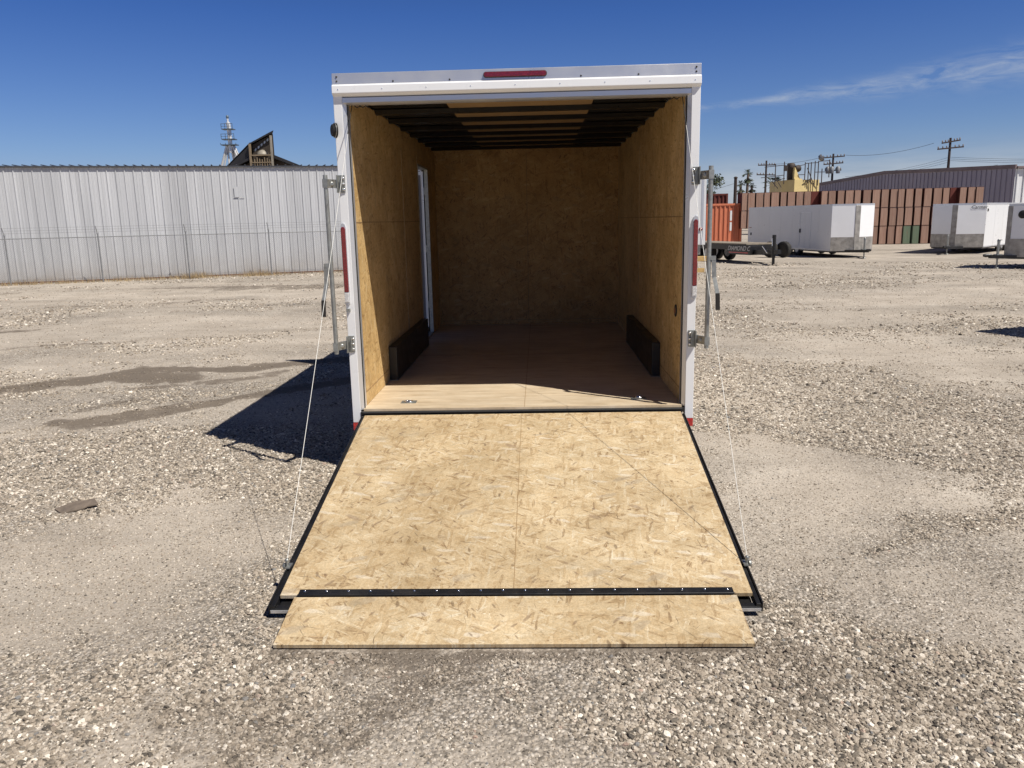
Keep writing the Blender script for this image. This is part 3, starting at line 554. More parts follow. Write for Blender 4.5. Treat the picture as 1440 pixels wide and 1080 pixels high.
# cam bars
for s in (-1, 1):
    bx = s * 1.352; by = -.14
    bar = MB(); bar.tube([(bx, by, .932), (bx, by, 2.213)], .0165, 12); bo = bar.build('lock_bar', M['galv'], T)
    for z in (2.155, .985):
        k = MB(); k.box(*sorted((s * 1.245, s * 1.296)), -.008, -.0005, z - .062, z + .062); k.box(*sorted((s * 1.290, s * 1.298)), -.05, -.008, z - .062, z + .062)
        k.box(*sorted((s * 1.262, s * 1.268)), -.03, -.008, z - .05, z + .05)
        kp = k.build('lock_bracket', M['galv'], T, bevel=.0015)
        for dz in (-.04, 0, .04): k = MB(); k.lathe((s * 1.256, -.0085, z + dz), (0, -1, 0), [(0, .010), (.006, .010), (.008, .005)], 6); k.build('bolt', M['chrome'], kp)
        k = MB(); k.bar((s * 1.302, -.035, z), (s * 1.350, -.128, z), .010, .060); k.lathe((s * 1.322, -.085, z - .002), (-s * .4, -.9, 0), [(0, .017), (.006, .017), (.007, .008)], 12); k.box(*sorted((s * 1.335, s * 1.371)), by - .019, by - .0155, z - .03, z + .03); k.build('lock_cam', M['galv'], bo)
        k = MB(); k.bar((s * 1.385, by - .01, 1.585), (s * 1.392, by - .012, 1.44), .030, .008, (0, 1, 0)); k.bar((s * 1.392, by - .013, 1.445), (s * 1.410, by - .05, 1.33), .026, .008, (0, 1, 0)); 
    k.box(*sorted((s * 1.355, s * 1.40)), by - .016, by - .004, 1.565, 1.595)
    ho = k.build('bar_handle', M['galv'], bo)
    k = MB(); k.bar((s * 1.410, by - .052, 1.335), (s * 1.414, by - .055, 1.215), .030, .020, (0, 1, 0)); k.build('hand_grip', M['fender'], ho, bevel=.004)
    if s < 0: k = MB(); k.box(-1.288, -1.262, -.03, -.0005, 1.232, 1.252); k.build('door_holdback', M['galv'], T)
# underbody: wheels and jack, nearly hidden
def wheel(parent, c, r, wd, ax=(1, 0, 0), name='wheel', n=28):
    a = Vector(ax).normalized(); c = Vector(c)
    t = MB(); t.lathe(c - a * wd / 2, a, [(0, r * .62), (.0, r * .90), (wd * .10, r * .98), (wd * .2, r), (wd * .8, r), (wd * .9, r * .98), (wd, r * .90), (wd, r * .62)], n)
    w_ = t.build(name, M['tyre'], parent)
    q = MB(); q.lathe(c - a * wd * .52, a, [(0, r * .60), (0.0, r * .56), (wd * .12, r * .52), (wd * .14, r * .2), (wd * .05, r * .16), (wd * .04, r * .02)], 20); q.lathe(c + a * wd * .52, -a, [(0, r * .60), (0.0, r * .56), (wd * .12, r * .52), (wd * .14, r * .2), (wd * .05, r * .16), (wd * .04, r * .02)], 20)
    q.build('rim', M['rim'], w_); return w_
for s in (-1, 1):
    for y in (1.72, 2.60): wheel(T, (s * 1.214, y, .34), .345, .14)
# ---------------- ramp door (part of the trailer) ----------------
def RP(y, d=0): return .442 + y * .1535 + d            # top surface of the ramp board
nrm = Vector((0, -.1535, 1)).normalized()
dirR = Vector((0, -1, -.1535)).normalized()
O = Vector((0, -.012, RP(-.012)))
def rp(x, s, d): return Vector((x, 0, 0)) + O + dirR * s + nrm * d
def rbox(m, x0, x1, s0, s1, d0, d1, x0b=None, x1b=None):
    x0b = x0 if x0b is None else x0b; x1b = x1 if x1b is None else x1b
    vs = [rp(x, s, d) for d in (d0, d1) for s, a, b in ((s0, x0, x1), (s1, x0b, x1b)) for x in (a, b)]
    m.add(vs, [(0, 2, 3, 1), (4, 5, 7, 6), (0, 1, 5, 4), (2, 6, 7, 3), (0, 4, 6, 2), (1, 3, 7, 5)])
r = MB(); rbox(r, -1.196, 1.196, .02, 2.330, -.018, 0, -1.150, 1.154); ramp_o = r.build('ramp_door', M['osb'], T)
r = MB(); rbox(r, -.0015, .0015, .03, 2.325, .0003, .0009); r.build('panel_seam', ls, ramp_o)
r = MB()
for s in (-1, 1):
    for a_, b_, s1, d0, d1 in ((1.222, 1.190, 2.40, -.055, -.012), (1.2225, 1.2145, 2.404, -.0555, -.002)): e_, f_ = sorted((s * a_, s * b_)); g_, h_ = sorted((s * (a_ - .034), s * (b_ - .034))); rbox(r, e_, f_, .03, s1, d0, d1, g_, h_)
rbox(r, -1.1800, 1.1800, 2.37, 2.402, -.056, -.026); rbox(r, -1.185, 1.185, .05, 2.3695, -.052, -.040, -1.150, 1.150)
rf_ = r.build('ramp_frame', M['black'], ramp_o, bevel=.003)
r = MB(); rbox(r, -1.1800, 1.1800, 2.4025, 2.406, -.050, -.034); r.build('frame_edge', M['alu'], rf_)
r = MB()
rbox(r, -1.062, 1.066, 2.285, 2.328, .0003, .003); r.tube([rp(-1.062, 2.334, .003), rp(1.066, 2.334, .003)], .0055, 8)
hg = r.build('flap_hinge', M['black'], ramp_o)
for x in np.linspace(-1.035, 1.040, 20):
    r = MB(); r.lathe(rp(x, 2.300, .003), nrm, [(0, .006), (.003, .005), (.0035, .001)], 8); r.build('screw', M['chrome'], hg)
for s in (-1, 1):
    r = MB(); pA = rp(s * 1.190, 2.07, 0); r.tube([pA + Vector((0, 0, -.03)), pA + Vector((0, 0, .035))], .008, 8); r.lathe(pA + Vector((s * .01, 0, .0)), (s, 0, 0), [(0, .016), (.01, .016), (.014, .008)], 10); r.lathe(pA + Vector((0, 0, .02)), (0, 0, 1), [(0, .006), (.012, .013), (.02, .006)], 8)
    r.box(*sorted((pA.x - s * .02, pA.x + s * .002)), pA.y - .03, pA.y + .03, pA.z - .004, pA.z + .004)
    r.build('cable_anchor', M['galv'], ramp_o)
    top = Vector((s * 1.180, .10, 2.735)); bot = pA + Vector((0, 0, .03)); pts = []
    for k in range(25):
        t = k / 24; p = top.lerp(bot, t); p.z -= .045 * 4 * t * (1 - t) * .35; pts.append(p)
    r = MB(); r.tube(pts[2:], .0016, 6); cb = r.build('ramp_cable', M['cable'], T)
    r = MB(); r.tube(pts[:3], .003, 6); r.lathe(pts[2], (pts[3] - pts[2]), [(0, .005), (.03, .005)], 8); r.build('cable_end', M['black'], cb)
    r = MB(); hk = [(s * (1.16 - .0 - .02 * k), .07 + .0 * k, 2.700 - (.012 if k % 2 else 0)) for k in range(6)]; r.tube(hk, .004, 5); r.build('cable_spring', M['black'], T)
# flap
sA = rp(0, 2.345, 0); e0 = Vector((0, sA.y, sA.z - .001)); e1 = Vector((0, -2.672, .022))
df = (e1 - e0).normalized(); nf = Vector((0, df.z, -df.y)); nf = nf if nf.z > 0 else -nf
f = MB(); vs = [Vector((x, 0, 0)) + p - nf * d for d in (.018, 0) for p in (e0, e1) for x in (-1.075, 1.075)]
f.add(vs, [(0, 2, 3, 1), (4, 5, 7, 6), (0, 1, 5, 4), (2, 6, 7, 3), (0, 4, 6, 2), (1, 3, 7, 5)])
f.build('ramp_flap', M['osb'], T)

# ---------------- broken board on the gravel ----------------
o = empty('broken_board', (-3.06, -.79, float(gheight(np.array([-3.06]), np.array([-.79]))[0]) + .012), .30, 'broken dark brown scrap of board lying alone on the gravel', 'board')
o.rotation_euler = (.10, -.06, .30); o.scale = (1, 1.35, 1.3)
d = MB(); d.prism([(-.135, -.005, 0), (-.075, -.075, 0), (.05, -.055, 0), (.075, -.035, 0), (.145, -.025, 0), (.10, .055, 0), (.04, .045, 0), (.0, .058, 0), (-.06, .035, 0)], (0, 0, .010))
d.build('board', plain('weathered_brown_board', (.17, .135, .105), .85, 0, .25, 20, bumps=.4), o, bevel=.002)
# ---------------- long metal building on the left with its fence ----------------
A0 = Vector((-19.27, 22.5, 0)); U = Vector((.941, .338, 0)).normalized(); NV = Vector((U.y, -U.x, 0))   # NV points to the yard
ang = math.atan2(U.y, U.x)
B1 = empty('metal_building', A0, ang, 'long low shed clad in ribbed pale galvanised steel behind the wire fence', 'building')
sid, nt, b = newmat('ribbed_siding'); tc = N(nt, 'ShaderNodeTexCoord'); v = tc.outputs['Object']
f = noise(nt, mapping(nt, v, (3.3, 1, .12)), 1.0, 6, .65)
c = ramp(nt, f, [(.3, (.48, .49, .505)), (.5, (.55, .56, .575)), (.7, (.61, .62, .635))])
c = mixc(nt, 1.0, c, ramp(nt, noise(nt, mapping(nt, v, (14, 1, .2)), 1.0, 5, .7), [(.3, .80), (.7, 1.08)]), 'MULTIPLY')
pn = N(nt, 'ShaderNodeTexWhiteNoise', noise_dimensions='1D'); sx0 = N(nt, 'ShaderNodeSeparateXYZ'); L(nt, v, sx0.inputs[0]); L(nt, math_(nt, 'FLOOR', math_(nt, 'DIVIDE', math_(nt, 'ADD', sx0.outputs[0], 24.0), .9)), pn.inputs['W'])
c = mixc(nt, 1.0, c, ramp(nt, pn.outputs['Value'], [(0, .92), (1, 1.06)]), 'MULTIPLY')
sx = N(nt, 'ShaderNodeSeparateXYZ'); L(nt, v, sx.inputs[0])
zd = N(nt, 'ShaderNodeMapRange'); zd.inputs[1].default_value = 1.1; zd.inputs[2].default_value = 0.0; L(nt, sx.outputs[2], zd.inputs[0])
ds = math_(nt, 'MULTIPLY', math_(nt, 'POWER', zd.outputs[0], 1.6), ramp(nt, noise(nt, mapping(nt, v, (.8, 1, 1.5)), 1.2, 6, .7), [(.3, .25), (.7, 1.0)]))
c = mixc(nt, math_(nt, 'MULTIPLY', ds, .75), c, (.33, .27, .21))
L(nt, c, b.inputs['Base Color']); b.inputs['Roughness'].default_value = .5; b.inputs['Metallic'].default_value = .08
HB = 4.07; pt = .30; t0, t1 = -24.0, 22.2
prof = []; t = t0
while t < t1 - .01:
    prof += [(t, 0), (t + .012, -.030), (t + .038, -.030), (t + .050, 0), (t + .115, 0), (t + .120, -.006), (t + .135, -.006), (t + .140, 0), (t + .205, 0), (t + .210, -.006), (t + .225, -.006), (t + .230, 0)]; t += pt
sh = MB(); vs = [(a, d, z) for z in (.04, HB) for a, d in prof]; k = len(prof)
sh.add(vs, [(i, i + 1, k + i + 1, k + i) for i in range(k - 1)]); w_ = sh.build('wall', sid, B1, recalc=False)
q = MB(); q.box(t0, t1, .05, .15, 0, HB); q.box(t0, t0 + .1, .15, 14, 0, HB); q.box(t1 - .1, t1, .15, 14, 0, HB); q.box(t0, t1, 13.9, 14, 0, HB); q.build('wall', M['white_far'], B1)
q = MB(); q.box(t0, t1, -.012, .048, 0, .038); q.build('base_trim', M['rust'], B1)
q = MB(); q.prism([(t0 - .1, -.09, HB + .002), (t0 - .1, -.09, HB + .05), (t0 - .1, 7, HB + .24), (t0 - .1, 14.1, HB + .05), (t0 - .1, 14.1, HB + .002)], (t1 - t0 + .2, 0, 0))
roofm = plain('weathered_roof_sheet', (.10, .105, .12), .5, .5, .2, 1); r_ = q.build('roof', roofm, B1)
q = MB()
t = t0 + .02
while t < t1: q.prism([(t, -.10, HB + .072), (t + .02, -.10, HB + .098), (t + .045, -.10, HB + .098), (t + .065, -.10, HB + .072)], (0, 7.1, .17)); t += pt
q.build('roof_seam', roofm, r_)
q = MB(); q.box(t0, t1, -.095, -.060, HB + .005, HB + .045); q.build('fascia', plain('fascia_trim', (.07, .072, .08), .5, .3, .2, 2), B1)
q = MB(); q.box(11.45 - 3.2, 11.85 - 3.2, -.044, -.036, 2.95, 2.97); q.box(8.28, 8.46, -.045, -.037, 2.97, 3.35); q.build('wall_patch', sid, B1)

F1 = empty('chain_link_fence', A0 + NV * 1.0, ang, 'wire mesh fence with steel posts and barbed wire along the metal building', 'fence')
zc_ = plain('weathered_fence_steel', (.27, .275, .28), .55, .5, .2, 10)
for t in np.arange(-19.9, 20, 2.93):
    q = MB(); q.tube([(t, 0, 0), (t, 0, 1.72)], .024, 8); q.tube([(t, 0, 1.72), (t - .04, -.05, 1.98)], .014, 6); q.lathe((t, 0, 1.70), (0, 0, 1), [(0, .036), (.05, .034), (.07, .02)], 8); q.build('post', zc_, F1)
q = MB(); q.tube([(-20, 0, 1.60), (20, 0, 1.60)], .015, 6); q.build('top_rail', zc_, F1)
for dz in (.08, .17, .26):
    q = MB(); q.tube([(-20, -.015 - dz * .18, 1.70 + dz), (20, -.015 - dz * .18, 1.70 + dz)], .0035, 4)
    for t in np.arange(-20, 20, .12): q.bar((t, -.015 - dz * .18 - .01, 1.70 + dz - .012), (t + .012, -.015 - dz * .18 + .01, 1.70 + dz + .012), .004, .004)
    q.build('barbed_wire', zc_, F1)
q = MB(); hgt = 1.55; st = .075
for t in np.arange(-20 - hgt, 20, st):
    for sgn in (1, -1):
        a, bb = (t, t + hgt); z0, z1 = (.04, .04 + hgt)
        if sgn < 0: z0, z1 = z1, z0
        q.bar((a, .012 * sgn, z0), (bb, .012 * sgn, z1), .0032, .0032, (0, 1, 0))
q.build('mesh', zc_, F1, recalc=False)
# dry weeds along the foot of the fence (ground cover)
dm_, nt, b = newmat('dry_grass_mat'); tc = N(nt, 'ShaderNodeTexCoord')
L(nt, ramp(nt, noise(nt, tc.outputs['Object'], 1.3, 5, .7), [(.3, (.25, .17, .09)), (.5, (.42, .31, .17)), (.68, (.50, .40, .24)), (.8, (.17, .20, .08))]), b.inputs['Base Color']); b.inputs['Roughness'].default_value = .9
q = MB()
for k in range(16000):
    t = rng.uniform(-22, 21); dd = abs(rng.normal(0, .22)) + .02
    dens = vnoise(np.array([t]), np.array([.5]), .9, 12)[0]
    if rng.random() > dens ** 2 * 1.5 + .06: continue
    p = A0 + U * t + NV * (1.1 - dd if rng.random() < .6 else .1 + dd * 1.4); hh = rng.uniform(.05, .22) * (.5 + dens)
    a = rng.uniform(0, 6.28); w = .009; dx, dy = math.cos(a) * w, math.sin(a) * w; lx, ly = rng.normal(0, .4, 2) * hh
    q.add([(p.x - dx, p.y - dy, -.01), (p.x + dx, p.y + dy, -.01), (p.x + lx, p.y + ly, hh)], [(0, 1, 2)])
wd = q.build('dry_grass', dm_, recalc=False); tag(wd, 'low dry weeds along the foot of the wire fence', 'grass', kind='stuff')

# ---------------- far shed roof and pipe tower behind it ----------------
dk = plain('dark_shed_cladding', (.035, .034, .036), .5, .3, .3, .5)
dk2 = plain('dark_shed_steel', (.05, .038, .028), .7, 0, .5, .7)  # dark brown wall steel, tone varies at random
SH = empty('industrial_shed', (-24, 66, 0), 0, 'dark steep-roofed industrial shed rising behind the metal building', 'building')
X0 = -24.0; Y0 = 66.0
def sp(x, y, z): return (x - X0, y - Y0, z)
q = MB(); q.prism([sp(-27.6, 66, 6.6), sp(-24.85, 66, 9.0), sp(-24.85, 66, 7.85), sp(-27.0, 66, 6.6)], (-3.33, 9.00, 0)); q.prism([sp(-27.6, 66, 6.55), sp(-24.85, 66, 8.95), sp(-23.0, 66, 9.82), sp(-22.7, 66, 9.95), sp(-22.75, 66, 9.78), sp(-24.85, 66, 8.83), sp(-27.5, 66, 6.55)], (-3.70, 10.00, 0)); q.build('roof', dk, SH)
q = MB(); q.prism([sp(-23.02, 65.9, 7.98), sp(-20.3, 65.9, 6.85), sp(-20.3, 65.9, 6.6), sp(-23.02, 65.9, 7.7)], (-3.33, 9.00, 0)); q.prism([sp(-24.85, 65.8, 7.75), sp(-27.8, 65.8, 6.5), sp(-27.8, 65.8, 6.3), sp(-24.85, 65.8, 7.55)], (-3.33, 9.00, 0)); q.build('roof', dk, SH)
q = MB(); q.prism([(-5, 1, 0), (5, 1, 0), (5, 1, 6.5), (-5, 1, 6.5)], (-3.3, 9, 0)); q.prism([sp(-24.8, 66.4, 6.5), sp(-24.8, 66.4, 8.8), sp(-22.9, 66.4, 9.7), sp(-22.9, 66.4, 6.5)], (-2.96, 8.00, 0)); q.prism([sp(-27.6, 67, 6.4), sp(-24.8, 67, 7.6), sp(-23, 67, 7.6), sp(-20.3, 67, 6.4)], (-2.96, 8.00, 0)); q.build('wall', dk2, SH)
q = MB(); q.box(-24.88 - X0, -24.72 - X0, -.35, -.15, 5, 8.85); q.box(-24.7 - X0, -23 - X0, -.3, -.16, 7.82, 7.92); q.box(-24.7 - X0, -23 - X0, -.3, -.16, 7.22, 7.30)
for x in np.arange(-24.5, -23, .22): q.box(x - X0, x - X0 + .06, -.28, -.18, 6.8, 7.6 + .1 * math.sin(x * 9))
q.build('frame', plain('tan_steel', (.24, .185, .12), .6, .1, .2, 2), SH)
q = MB()
for k in range(6): 
    x = -24.6 + k * .28; z = 8.25 + k * .20; q.prism([sp(x, 66.36, z), sp(x + .16, 66.36, z + .11), sp(x + .16, 66.36, z + .30), sp(x, 66.36, z + .19)], (0, .03, 0))
q.build('skylight', plain('pale_panel', (.45, .52, .6), .4, 0, .2, 2), SH)
q = MB(); q.box(-23.0 - X0, -22.86 - X0, -.3, -.1, 5, 9.5); q.lathe(sp(-23.9, 66.3, 7.95), (0, 0, 1), [(0, .5), (.2, .45), (.34, .28), (.42, .06)], 16); q.build('hopper', plain('dusty_hopper', (.30, .27, .22), .6, .2, .2, 2), SH)

TW = empty('pipe_tower', (-28.5, 71, 0), 0, 'tall slim pale steel pipe tower with railed platforms', 'tower')
tm = plain('pale_tower_steel', (.80, .79, .76), .4, .4, .1, 2); td = plain('tower_platform_steel', (.12, .16, .20), .6, .3, .2, 2)
for i, (dx, dy) in enumerate(((-1.25, 0), (.2, .7), (1.15, 0))):
    q = MB(); q.tube([(dx, dy, 0), (dx * 1.0, dy, 6.5), (dx * .25, dy * .3, 9.2)], .12, 8); q.tube([(dx + .32, dy, 0), (dx + .32, dy, 6.5), (dx * .25 + .14, dy * .3, 9.2)], .07, 6); q.build('leg', tm, TW)
q = MB(); q.tube([(.05, 0, 8.6), (.05, 0, 11.0), (0, 0, 11.3)], .20, 10); q.tube([(0, 0, 11.3), (0, 0, 11.75)], .09, 8); q.tube([(-.25, .1, 6), (-.25, .1, 9.3)], .09, 6); q.build('pipe', tm, TW)
for z, w in ((9.25, .72), (9.75, .60), (10.65, .52)):
    q = MB(); q.box(-w, w, -.4, .4, z, z + .08)
    for xx in (-w, -w / 3, w / 3, w): q.box(xx - .02, xx + .02, -.42, -.38, z + .08, z + (.52 if z > 9.5 else .2))
    if z > 9.5: q.box(-w, w, -.42, -.38, z + .48, z + .52); q.box(-w, w, -.42, -.38, z + .26, z + .29)
    q.build('platform', td, TW)
q = MB(); q.lathe((0, 0, 11.65), (0, 0, 1), [(0, .10), (.1, .14), (.25, .12), (.3, .05)], 8); q.build('top_lamp', td, TW)

# ---------------- stacked bins ----------------
def woodmat(name, c1, c2, rot=0):
    m, nt, b = newmat(name); tc = N(nt, 'ShaderNodeTexCoord'); oi = N(nt, 'ShaderNodeObjectInfo'); v = tc.outputs['Object']
    ad = N(nt, 'ShaderNodeVectorMath', operation='ADD'); L(nt, v, ad.inputs[0]); cx = N(nt, 'ShaderNodeCombineXYZ'); L(nt, math_(nt, 'MULTIPLY', oi.outputs['Random'], 50), cx.inputs[0]); L(nt, cx.outputs[0], ad.inputs[1])
    f = noise(nt, mapping(nt, ad.outputs[0], (7, 7, .8)), 1.4, 6, .65)
    c = ramp(nt, f, [(.3, c1), (.7, c2)])
    c = mixc(nt, 1.0, c, ramp(nt, oi.outputs['Random'], [(0, .84), (1, 1.12)]), 'MULTIPLY')
    st = ramp(nt, noise(nt, mapping(nt, ad.outputs[0], (2, 2, 1)), 2.0, 6, .7), [(.55, 0.0), (.75, .6)])
    c = mixc(nt, st, c, (.26, .09, .05))
    L(nt, c, b.inputs['Base Color']); b.inputs['Roughness'].default_value = .8; return m
bm_face = woodmat('bin_plywood', (.26, .150, .108), (.38, .245, .185)); bm_edge = woodmat('bin_frame_steel', (.05, .012, .009), (.10, .025, .018))
bm_red = woodmat('bin_red_paint', (.085, .018, .013), (.17, .035, .024)); bm_green = woodmat('bin_green_paint', (.10, .14, .09), (.15, .20, .13)); bm_org = woodmat('container_paint', (.46, .13, .065), (.60, .20, .105))
def make_bin(face, edge):
    r = empty('storage_bin', (0, 0, 0)); q = MB(); q.box(-.5, .5, .0, 1.1, 0, 1); body = q.build('body', edge, r)
    q = MB(); q.box(-.485, .485, -.035, -.0005, .015, .985); p = q.build('front_panel', face, r)
    return r
P0 = Vector((12.45, 44.3, 0)); P1 = Vector((25.6, 42.26, 0)); dU = (P1 - P0).normalized(); Lr = (P1 - P0).length; rowa = math.atan2(dU.y, dU.x); HL = 1.06
protos = {'b': make_bin(bm_face, bm_edge), 'r': make_bin(bm_red, bm_red), 'g': make_bin(bm_green, bm_green)}
used = set()
def place_bin(kind, t, w, lvl, back, turn, label, group):
    src = protos[kind]
    if kind in used:
        r = src.copy(); col.objects.link(r)
        for ch in src.children:
            c_ = ch.copy(); col.objects.link(c_); c_.parent = r
    else: r = src; used.add(kind)
    nrm_ = Vector((dU.y, -dU.x, 0))
    r.location = P0 + dU * t - nrm_ * back + Vector((0, 0, lvl * HL)); r.rotation_euler = (0, 0, rowa + turn); r.scale = (w, 1, HL - .012)
    tag(r, label, 'bin', group); return r
wpat = []
t = .0
while t < Lr - .1:
    w = rng.uniform(.33, .46); k = rng.random()
    if wpat and wpat[-1][2] == 'deep': k = 1
    wpat.append((t, w, 'deep' if k < .13 else 'b')); t += w + rng.uniform(.04, .10)
for lvl in range(3):
    for j, (t, w, kd) in enumerate(wpat):
        t_ = t + rng.uniform(-.02, .02); tn = .13 + rng.uniform(-.03, .03)
        if t_ < 1.3 and lvl == 0 and not .6 < t_ < 1.1: continue
        grn = lvl == 0 and ((.6 < t_ < 1.1) or (9.0 < t_ < 9.9))
        if grn: place_bin('g', t_ + w / 2, w, lvl, 0, tn, 'faded green bin at the bottom of the brown bin stack', 'green bins in the bottom row')
        elif kd == 'deep': place_bin('r', t_ + w / 2, w, lvl, .34, tn, 'dark red bin set back between brown bins in the long stack', 'dark red bins set back in the stack')
        else: place_bin('b', t_ + w / 2, w, lvl, 0, tn, 'weathered brown wooden-faced bin in the long three-high stack', 'brown bins stacked three high')
# orange shipping container, red containers behind it
def container(loc, rz, L_, W_, Hc, mat, label):
    r = empty('shipping_container', loc, rz, label, 'container'); q = MB(); pr = []; t = .1
    while t < L_ - .12: pr += [(t, 0), (t + .05, .06), (t + .16, .06), (t + .21, 0)]; t += .28
    k = len(pr); q.add([(a, d + .02, z) for z in (.16, Hc - .12) for a, d in pr], [(i, i + 1, k + i + 1, k + i) for i in range(k - 1)])
    q.box(0, L_, .09, W_, .1, Hc - .05); q.build('wall', mat, r, recalc=False)
    q = MB()
    for xx in (0, L_ - .12): q.box(xx, xx + .12, -.01, .11, 0, Hc)
    q.box(.12, L_ - .12, 0, .10, Hc - .12, Hc - .003); q.box(.12, L_ - .12, 0, .1, .0, .16); q.build('frame', mat, r); return r
c1_ = container((8.95, 44.2, 0), .10, 3.65, 2.4, 2.58, bm_org, 'orange corrugated shipping container left of the brown bins')
q = MB(); q.box(2.90, 3.02, -.012, .018, 1.55, 2.15); q.box(2.90, 3.02, -.012, .018, .95, 1.45); q.build('white_marking', M['white_far'], c1_)
container((8.4, 50.0, 0), .05, 4.6, 2.4, 3.32, bm_red, 'taller dark red container standing behind the orange one')
# ---------------- warehouse on the right, gable shade in its colour ----------------
WH = empty('warehouse', (35.8, 57.2, 0), 0, 'wide low-gabled warehouse rising behind the brown bins, gable shade painted grey', 'building')
ga = Vector((31.9 - 35.8, 93.9 - 57.2, 0)); gl = ga.length; gu = ga / gl; gout = Vector((-gu.y, gu.x, 0)) * 1
gin = -gout; HE = 4.84
def gp(t, d, z): p = gu * t + gin * d; return (p.x, p.y, z)
wm = plain('warehouse_shaded_cladding', (.33, .30, .36), .5, .1, .08, .4); wr = plain('warehouse_trim', (.20, .15, .15), .6, 0, .2, .5)  # white metal gable, its shade put into the grey-lilac base colour
q = MB(); q.prism([gp(0, 0, 0), gp(gl, 0, 0), gp(gl, 0, HE), gp(gl * .5, 0, HE + .62), gp(0, 0, HE)], gin * 40); q.build('wall', wm, WH)
q = MB(); n_ = int(gl / .6)
for k in range(n_):
    t = (k + .5) * gl / n_; zt = HE + .62 * (1 - abs(t - gl / 2) / (gl / 2)) - .05
    p0, p1 = gp(t, -.03, .05), gp(t, -.03, zt); q.bar(p0, p1, .08, .05, gout)
q.build('rib', wm, WH)
q = MB(); q.prism([gp(-.2, -.15, HE + .0), gp(gl * .5, -.15, HE + .62), gp(gl + .2, -.15, HE + .0), gp(gl + .2, -.15, HE + .28), gp(gl * .5, -.15, HE + .92), gp(-.2, -.15, HE + .28)], gin * .14); q.prism([gp(-.3, .0, HE + .02), gp(gl * .5, .0, HE + .66), gp(gl + .3, .0, HE + .02), gp(gl + .3, .0, HE + .16), gp(gl * .5, .0, HE + .80), gp(-.3, .0, HE + .16)], gin * 40.2); q.build('roof', wr, WH)
q = MB()
for d in np.arange(.2, 40, .55):
    q.bar(gp(-.05, d, 0), gp(-.05, d, HE), .10, .09, gout)
q.build('side_rib', M['white_far'], WH)
q = MB(); a, bq = gp(-.02, .02, 0), gp(-.02, 40, 0); q.add([a, bq, (bq[0], bq[1], HE - .02), (a[0], a[1], HE - .02)], [(0, 1, 2, 3)]); q.build('side_wall', M['white_far'], WH)

# ---------------- yellow plant with rails and pipes ----------------
YP = empty('plant_building', (23, 72, 0), 0, 'small yellow block with pipes and handrails on its roof', 'building')
ym = plain('yellow_render', (.66, .52, .24), .7, 0, .08, 1); sm_ = plain('dark_pipe_steel', (.06, .045, .04), .6, .3, .3, 2)
q = MB(); q.prism([(-.1, 0, 0), (.8, -.9, 0), (3.4, .1, 0), (3.4, 4, 0), (-.1, 4, 0)], (0, 0, 4.95)); q.prism([(.85, -.8, 4.95), (1.6, -.5, 4.95), (1.6, 2, 4.95), (.85, 2, 4.95)], (0, 0, .1)); q.prism([(.8, -.7, 4.9), (.85, -.7, 6.1), (1.5, -.45, 4.9)], (0, .8, 0)); q.build('wall', ym, YP)
q = MB(); q.lathe((.75, .2, 4.95), (0, 0, 1), [(0, .32), (1.0, .32), (1.1, .40), (1.45, .38), (1.55, .25)], 12); q.lathe((1.15, .2, 6.0), (1, 0, 0), [(0, .3), (.3, .34), (.5, .2)], 10); q.box(.1, .4, 0, .3, 5.8, 6.3); q.build('blower', plain('rusty_blower', (.055, .042, .035), .7, .2, .5, 3), YP)
q = MB()
for x, z0, z1 in ((-.9, 4.4, 6.4), (-.1, 4.6, 6.6), (.2, 5, 6.3), (1.8, 4.9, 6.5), (2.1, 4.6, 6.4), (2.35, 4.6, 6.5), (2.7, 4.4, 6.6), (3.0, 4.4, 6.6), (3.35, 4.6, 5.9), (4.0, 5.1, 6.7)): q.bar((x, -.6, z0), (x, -.6, z1), .07, .07)
for (x0, z0), (x1, z1) in (((-2.2, 5.2), (-.1, 5.4)), ((-1.9, 6.15), (0, 6.3)), ((1.2, 6.2), (1.8, 6.3)), ((1.8, 6.4), (3, 6.45)), ((3, 6.55), (4, 6.6)), ((2.7, 5.6), (4, 5.6)), ((1.2, 5.4), (1.8, 5.4)), ((-.9, 5.2), (-.3, 4.3)), ((2.0, 6.0), (2.7, 4.4)), ((1.6, 4.5), (2.3, 5.0)), ((-.6, 5.0), (0, 5.1)), ((-1.2, 4.9), (-.6, 4.2))): q.bar((x0, -.6, z0), (x1, -.6, z1), .06, .06)
q.build('railing', sm_, YP)
q = MB(); q.lathe((3.1, -.3, 6.75), (.8, -.3, .5), [(0, .05), (.1, .28), (.25, .32), (.4, .30)], 12); q.build('floodlight', plain('grey_lamp_housing', (.25, .25, .26), .5, .3, .2, 3), YP)

# ---------------- utility poles, wires ----------------
pm_ = plain('dark_pole_timber', (.05, .032, .026), .8, 0, .3, 3); im = plain('insulator', (.30, .27, .25), .4, 0, .3, 5)
def upole(x, y, h, arms, label, lean=0, tr=False, rz=0):
    r = empty('utility_pole', (x, y, 0), rz, label, 'utility pole'); q = MB(); q.tube([(0, 0, 0), (0, 0, h)], .19, 8, .12); q.build('pole', pm_, r)
    for z, w, tilt in arms:
        q = MB(); q.bar((-w, -.16, z - tilt), (w, -.16, z + tilt), .12, .14); ar = q.build('crossarm', pm_, r)
        q = MB()
        for k in (-.95, -.6, -.3, .35, .65, .95): q.lathe((k * w, -.16, z + tilt * k + .07), (0, 0, 1), [(0, .05), (.1, .08), (.2, .05)], 6)
        q.build('insulators', im, ar)
    if tr:
        for dx in (-.72, -.22, .55):
            q = MB(); q.lathe((dx, -.35, h - 2.4), (0, 0, 1), [(0, .22), (.1, .26), (.75, .26), (.85, .12)], 10); q.build('transformer', plain('transformer_grey', (.22, .23, .24), .5, .2, .2, 3), r)
    return r
